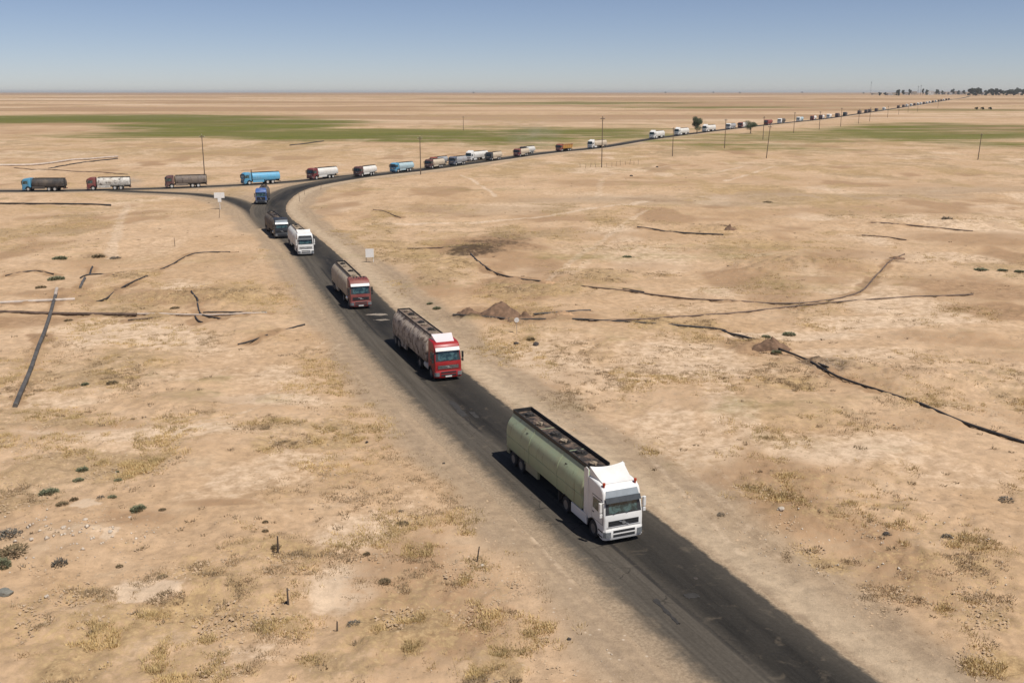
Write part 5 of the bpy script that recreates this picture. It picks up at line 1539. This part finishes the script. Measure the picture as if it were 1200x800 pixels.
# ---- trees
LEAF_T = plain("tree_leaves", (.052, .066, .026), .8, .5, .6)
LEAF_F = plain("far_tree_leaves", (.040, .050, .026), .85, .4, .2)
BARK = plain("tree_bark", (.10, .072, .05), .9, .3, 4)
def crown_fn(seed, H, Wd, n, leaf, z0=.22, lobes=9):
    rr = random.Random(seed)
    L = [(rr.uniform(-.6, .6) * Wd, rr.uniform(-.6, .6) * Wd, H * rr.uniform(z0 + .15, .86), rr.uniform(.3, .55)) for _ in range(lobes)]
    def f(bm):
        for k in range(n):
            cx, cy, cz, s_ = rr.choice(L)
            v = Vector((rr.gauss(0, 1), rr.gauss(0, 1), rr.gauss(0, 1))).normalized() * (rr.random() ** .4)
            p = Vector((cx + v.x * s_ * Wd, cy + v.y * s_ * Wd, cz + v.z * s_ * H * .36))
            a = Vector((rr.uniform(-1, 1), rr.uniform(-1, 1), rr.uniform(-.6, 1))).normalized()
            b = a.orthogonal().normalized()
            l = leaf * rr.uniform(.6, 1.4)
            bm.faces.new([bm.verts.new(p + a * l), bm.verts.new(p + b * l * .6), bm.verts.new(p - a * l), bm.verts.new(p - b * l * .6)])
    return f
def trunk_fn(seed, H, Wd):
    rr = random.Random(seed)
    def f(bm):
        tube(bm, [(0, 0, -.3), (.06 * H * .2, 0, H * .25), (.0, .05, H * .55), (0, .1, H * .8)], H * .035, 8, H * .01)
        for k in range(6):
            a = k * 1.05 + rr.random(); z = H * rr.uniform(.22, .5)
            tube(bm, [(0, 0, z), (math.cos(a) * Wd * .35, math.sin(a) * Wd * .35, z + H * .15), (math.cos(a) * Wd * .7, math.sin(a) * Wd * .7, z + H * .3)], H * .016, 5, H * .005)
    return f
def tree(px, yb, hpx, wpx, label, kind=0, group=None, name="tree", leafm=LEAF_T):
    X, Y, Z = gp(px, yb)
    d = math.hypot(Y * math.cos(PITCH) + (CAM_H - Z) * math.sin(PITCH), 0)
    H, W = hpx * d / FPX, wpx * d / FPX / 2
    t = thing(name, label, 'tree', (X, Y, Z), px * .7, group)
    far = leafm is LEAF_F
    part("crown", "crown%d%d" % (kind, far), crown_fn(kind + 3, 1, .5, 1100 if far else 2600, .07 if far else .028, .05 if far else .2), leafm, t, scale=(W * 1.75, W * 1.75, H))
    part("trunk", "trunk%d" % kind, trunk_fn(kind, 1, .5), BARK, t, scale=(W * 1.75, W * 1.75, H))
tree(816.5, 156.8, 20, 19, "lone dark tree beside the far queue, between two white trucks", 0)
tree(879.5, 156.5, 15, 18, "round roadside bush tree in front of the dark red truck", 1)
GT = "trees around the far town"
for i, (px, yb, h, w) in enumerate([(1031, 112.2, 4, 5), (1037, 112.2, 4, 4), (1052, 112.4, 7, 6), (1058, 112, 7, 4), (1066, 111.8, 7, 4), (1081, 112, 8, 3), (1086, 111.6, 6, 5), (1098, 111.5, 7, 5), (1104, 111.4, 5, 4), (1116, 111.5, 7, 5), (1123, 111.4, 5, 4), (1129, 111.4, 6, 4)]):
    tree(px, yb, h, w, "dark tree, %s from the left among the far houses at the road's end" % ORD[i], i % 4, GT, leafm=LEAF_F)
for i, (px, yb, h, w) in enumerate([(1137, 112.4, 8, 6), (1140, 112.5, 9, 6), (1143.5, 112.5, 9, 7), (1147, 112.4, 9, 6)]):
    tree(px, yb, h, w * 1.35, "%s tree from the left in the dense dark grove right of the town" % ORD[i], i, GT, leafm=LEAF_F)
for i, px in enumerate((1156, 1160, 1164.5, 1168, 1172, 1176, 1180, 1184.5, 1188, 1193, 1198, 1203)):
    tree(px, 112.2, (6, 8, 7, 9, 7, 6)[i % 6], 7.5, "%s tree from the left in the row at the far right horizon" % ORD[i], i % 4, GT, leafm=LEAF_F)
for i, px in enumerate((1144, 1151, 1160)):
    tree(px, 129.0, 3.4, 5, ORD[i] + " low bush from the left in the pale green strip right of the far line", 1, "bushes in the pale green strip", "bush", LEAF_F)
for i, (px, yb) in enumerate(((555, 109.4), (780, 109.3), (836, 109.2), (867, 109.6), (940, 109.3), (1012, 110.0))):
    tree(px, yb, 1.6, 2.2, "%s speck of a tree from the left on the horizon" % ORD[i], 2, "specks of trees on the horizon", "tree", LEAF_F)

# ---- the far town
WALLS = [plain("plaster_white", (.62, .60, .56), .85, .1, .3), plain("plaster_sand", (.42, .35, .27), .85, .1, .3), plain("plaster_grey", (.36, .34, .32), .85, .1, .3)]
HOLE = plain("dark_opening", (.04, .04, .045), .6, .2, 1)
GTWN = "houses of the far town"
def house(px, yb, hpx, wpx, wm, label):
    X, Y, Z = gp(px, yb)
    k = math.hypot(X, Y) / FPX
    H, W = hpx * k, wpx * k / 2
    t = thing("house", label, 'house', (X, Y, Z), random.uniform(-.4, .4), GTWN)
    own("wall", lambda bm: box(bm, -W, W, -W * .7, W * .7, -1, H), wm, parent=t)
    rf = own("roof", lambda bm: (box(bm, -W - .3, W + .3, -W * .7 - .3, W * .7 + .3, H, H + .35)), WALLS[1], parent=t)
    own("parapet", lambda bm: (box(bm, -W, W, -W * .7, -W * .7 + .25, H + .35, H + .9), box(bm, -W, W, W * .7 - .25, W * .7, H + .35, H + .9)), wm, parent=rf)
    n = max(2, int(W / 2.2))
    for i in range(n):
        x = -W + 2 * W * (i + .5) / n
        if i == n // 2: own("door", lambda bm: box(bm, x - .8, x + .8, -W * .7 - .08, -W * .7 + .1, 0, min(2.4, H * .6)), HOLE, parent=t)
        else: own("window", lambda bm: box(bm, x - .7, x + .7, -W * .7 - .08, -W * .7 + .1, H * .4, H * .75), HOLE, parent=t)
for i, (px, yb, h, w) in enumerate([(1025, 111.3, 1.6, 6), (1042, 111.8, 2, 6), (1047, 111.7, 2.4, 4), (1062, 111.4, 2.5, 5), (1071, 111.2, 3, 5), (1089, 111.4, 3.6, 7), (1095, 111, 2.6, 5), (1102, 110.9, 3, 4), (1109, 110.9, 2.6, 6), (1113, 111.2, 2.4, 4), (1120, 110.9, 3.2, 6), (1126, 111, 2.6, 4), (1133, 111, 2.4, 4), (1153, 111.4, 2.4, 5)]):
    house(px, yb, h, w, WALLS[0 if px == 1089 else 1 + i % 2], "bright white house, largest of the far town" if px == 1089 else "low flat roofed house, %s from the left in the far town" % ORD[i])
STEEL = plain("mast_steel", (.12, .12, .13), .6, .2, 1)
def mast(px, yb, hpx, label):
    X, Y, Z = gp(px, yb)
    H = hpx * math.hypot(X, Y) / FPX
    t = thing("radio_mast", label, 'mast', (X, Y, Z))
    for a in (0, 2.1, 4.2):
        own("leg", lambda bm: tube(bm, [(1.1 * math.cos(a), 1.1 * math.sin(a), -1), (.5 * math.cos(a), .5 * math.sin(a), H)], .16, 5), STEEL, parent=t)
    own("bracing", lambda bm: [tube(bm, [((1.1 - .6 * z / 12) * math.cos(a), (1.1 - .6 * z / 12) * math.sin(a), H * z / 12), ((1.1 - .6 * (z + 1) / 12) * math.cos(a + 2.1), (1.1 - .6 * (z + 1) / 12) * math.sin(a + 2.1), H * (z + 1) / 12)], .07, 4) for z in range(12) for a in (0, 2.1, 4.2)], STEEL, parent=t)
    own("antenna", lambda bm: (box(bm, -1.2, 1.2, -.3, .3, H * .9, H * .98), tube(bm, [(0, 0, H * .95), (0, 0, H * 1.1)], .1, 5)), STEEL, parent=t)
mast(1020, 110.5, 13, "tall thin radio mast standing left of the far town")
mast(1075.5, 111.5, 9, "left one of the two short masts in the far town")
mast(1078.5, 111.5, 10, "right one of the two short masts in the far town")

# ---- drifting dust behind trucks
def dust(px, yb, w, l, h, dens, label=None):
    X, Y, Z = gp(px, yb)
    m = bpy.data.materials.new("dust"); m.use_nodes = True
    n = m.node_tree.nodes; lk = m.node_tree.links; n.remove(n["Principled BSDF"])
    pv = n.new("ShaderNodeVolumePrincipled"); pv.inputs['Color'].default_value = (.85, .78, .68, 1)
    tc = n.new("ShaderNodeTexCoord"); nz = n.new("ShaderNodeTexNoise"); nz.inputs['Scale'].default_value = 2.2; nz.inputs['Detail'].default_value = 3
    lk.new(tc.outputs['Object'], nz.inputs[0])
    ln = n.new("ShaderNodeVectorMath"); ln.operation = 'LENGTH'; lk.new(tc.outputs['Object'], ln.inputs[0])
    a = n.new("ShaderNodeMapRange"); a.inputs[1].default_value = 1.0; a.inputs[2].default_value = .1; lk.new(ln.outputs['Value'], a.inputs[0])
    b = n.new("ShaderNodeMapRange"); b.inputs[1].default_value = .4; b.inputs[2].default_value = .7; lk.new(nz.outputs[0], b.inputs[0])
    mu = n.new("ShaderNodeMath"); mu.operation = 'MULTIPLY'; lk.new(a.outputs[0], mu.inputs[0]); lk.new(b.outputs[0], mu.inputs[1])
    mu2 = n.new("ShaderNodeMath"); mu2.operation = 'MULTIPLY'; lk.new(mu.outputs[0], mu2.inputs[0]); mu2.inputs[1].default_value = dens
    lk.new(mu2.outputs[0], pv.inputs['Density']); lk.new(pv.outputs[0], n["Material Output"].inputs['Volume'])
    o = own("dust_cloud", lambda bm: bmesh.ops.create_icosphere(bm, subdivisions=3, radius=1), m, kind='stuff', loc=(X, Y, Z + h * .9))
    o.scale = (w, l, h)
dust(151, 222, 5, 4, 2.2, .22)
dust(622, 180, 16, 14, 8, .035)

# ------------------------------------------------------------------ the dusty air over the plain
def build_haze():
    bm = bmesh.new()
    box(bm, -23500, 23500, -23500, 23500, -1.5, 45)
    bmesh.ops.recalc_face_normals(bm, faces=bm.faces)
    me = bpy.data.meshes.new("haze_mesh"); bm.to_mesh(me); bm.free()
    m = bpy.data.materials.new("haze"); m.use_nodes = True
    n = m.node_tree.nodes; n.remove(n["Principled BSDF"])
    pv = n.new("ShaderNodeVolumePrincipled")
    pv.inputs['Color'].default_value = (.93, .93, .93, 1); pv.inputs['Density'].default_value = 5.5e-5; pv.inputs['Anisotropy'].default_value = .2
    m.node_tree.links.new(pv.outputs[0], n["Material Output"].inputs['Volume'])
    me.materials.append(m)
    tag(link(bpy.data.objects.new("haze", me)), kind='stuff')
build_haze()
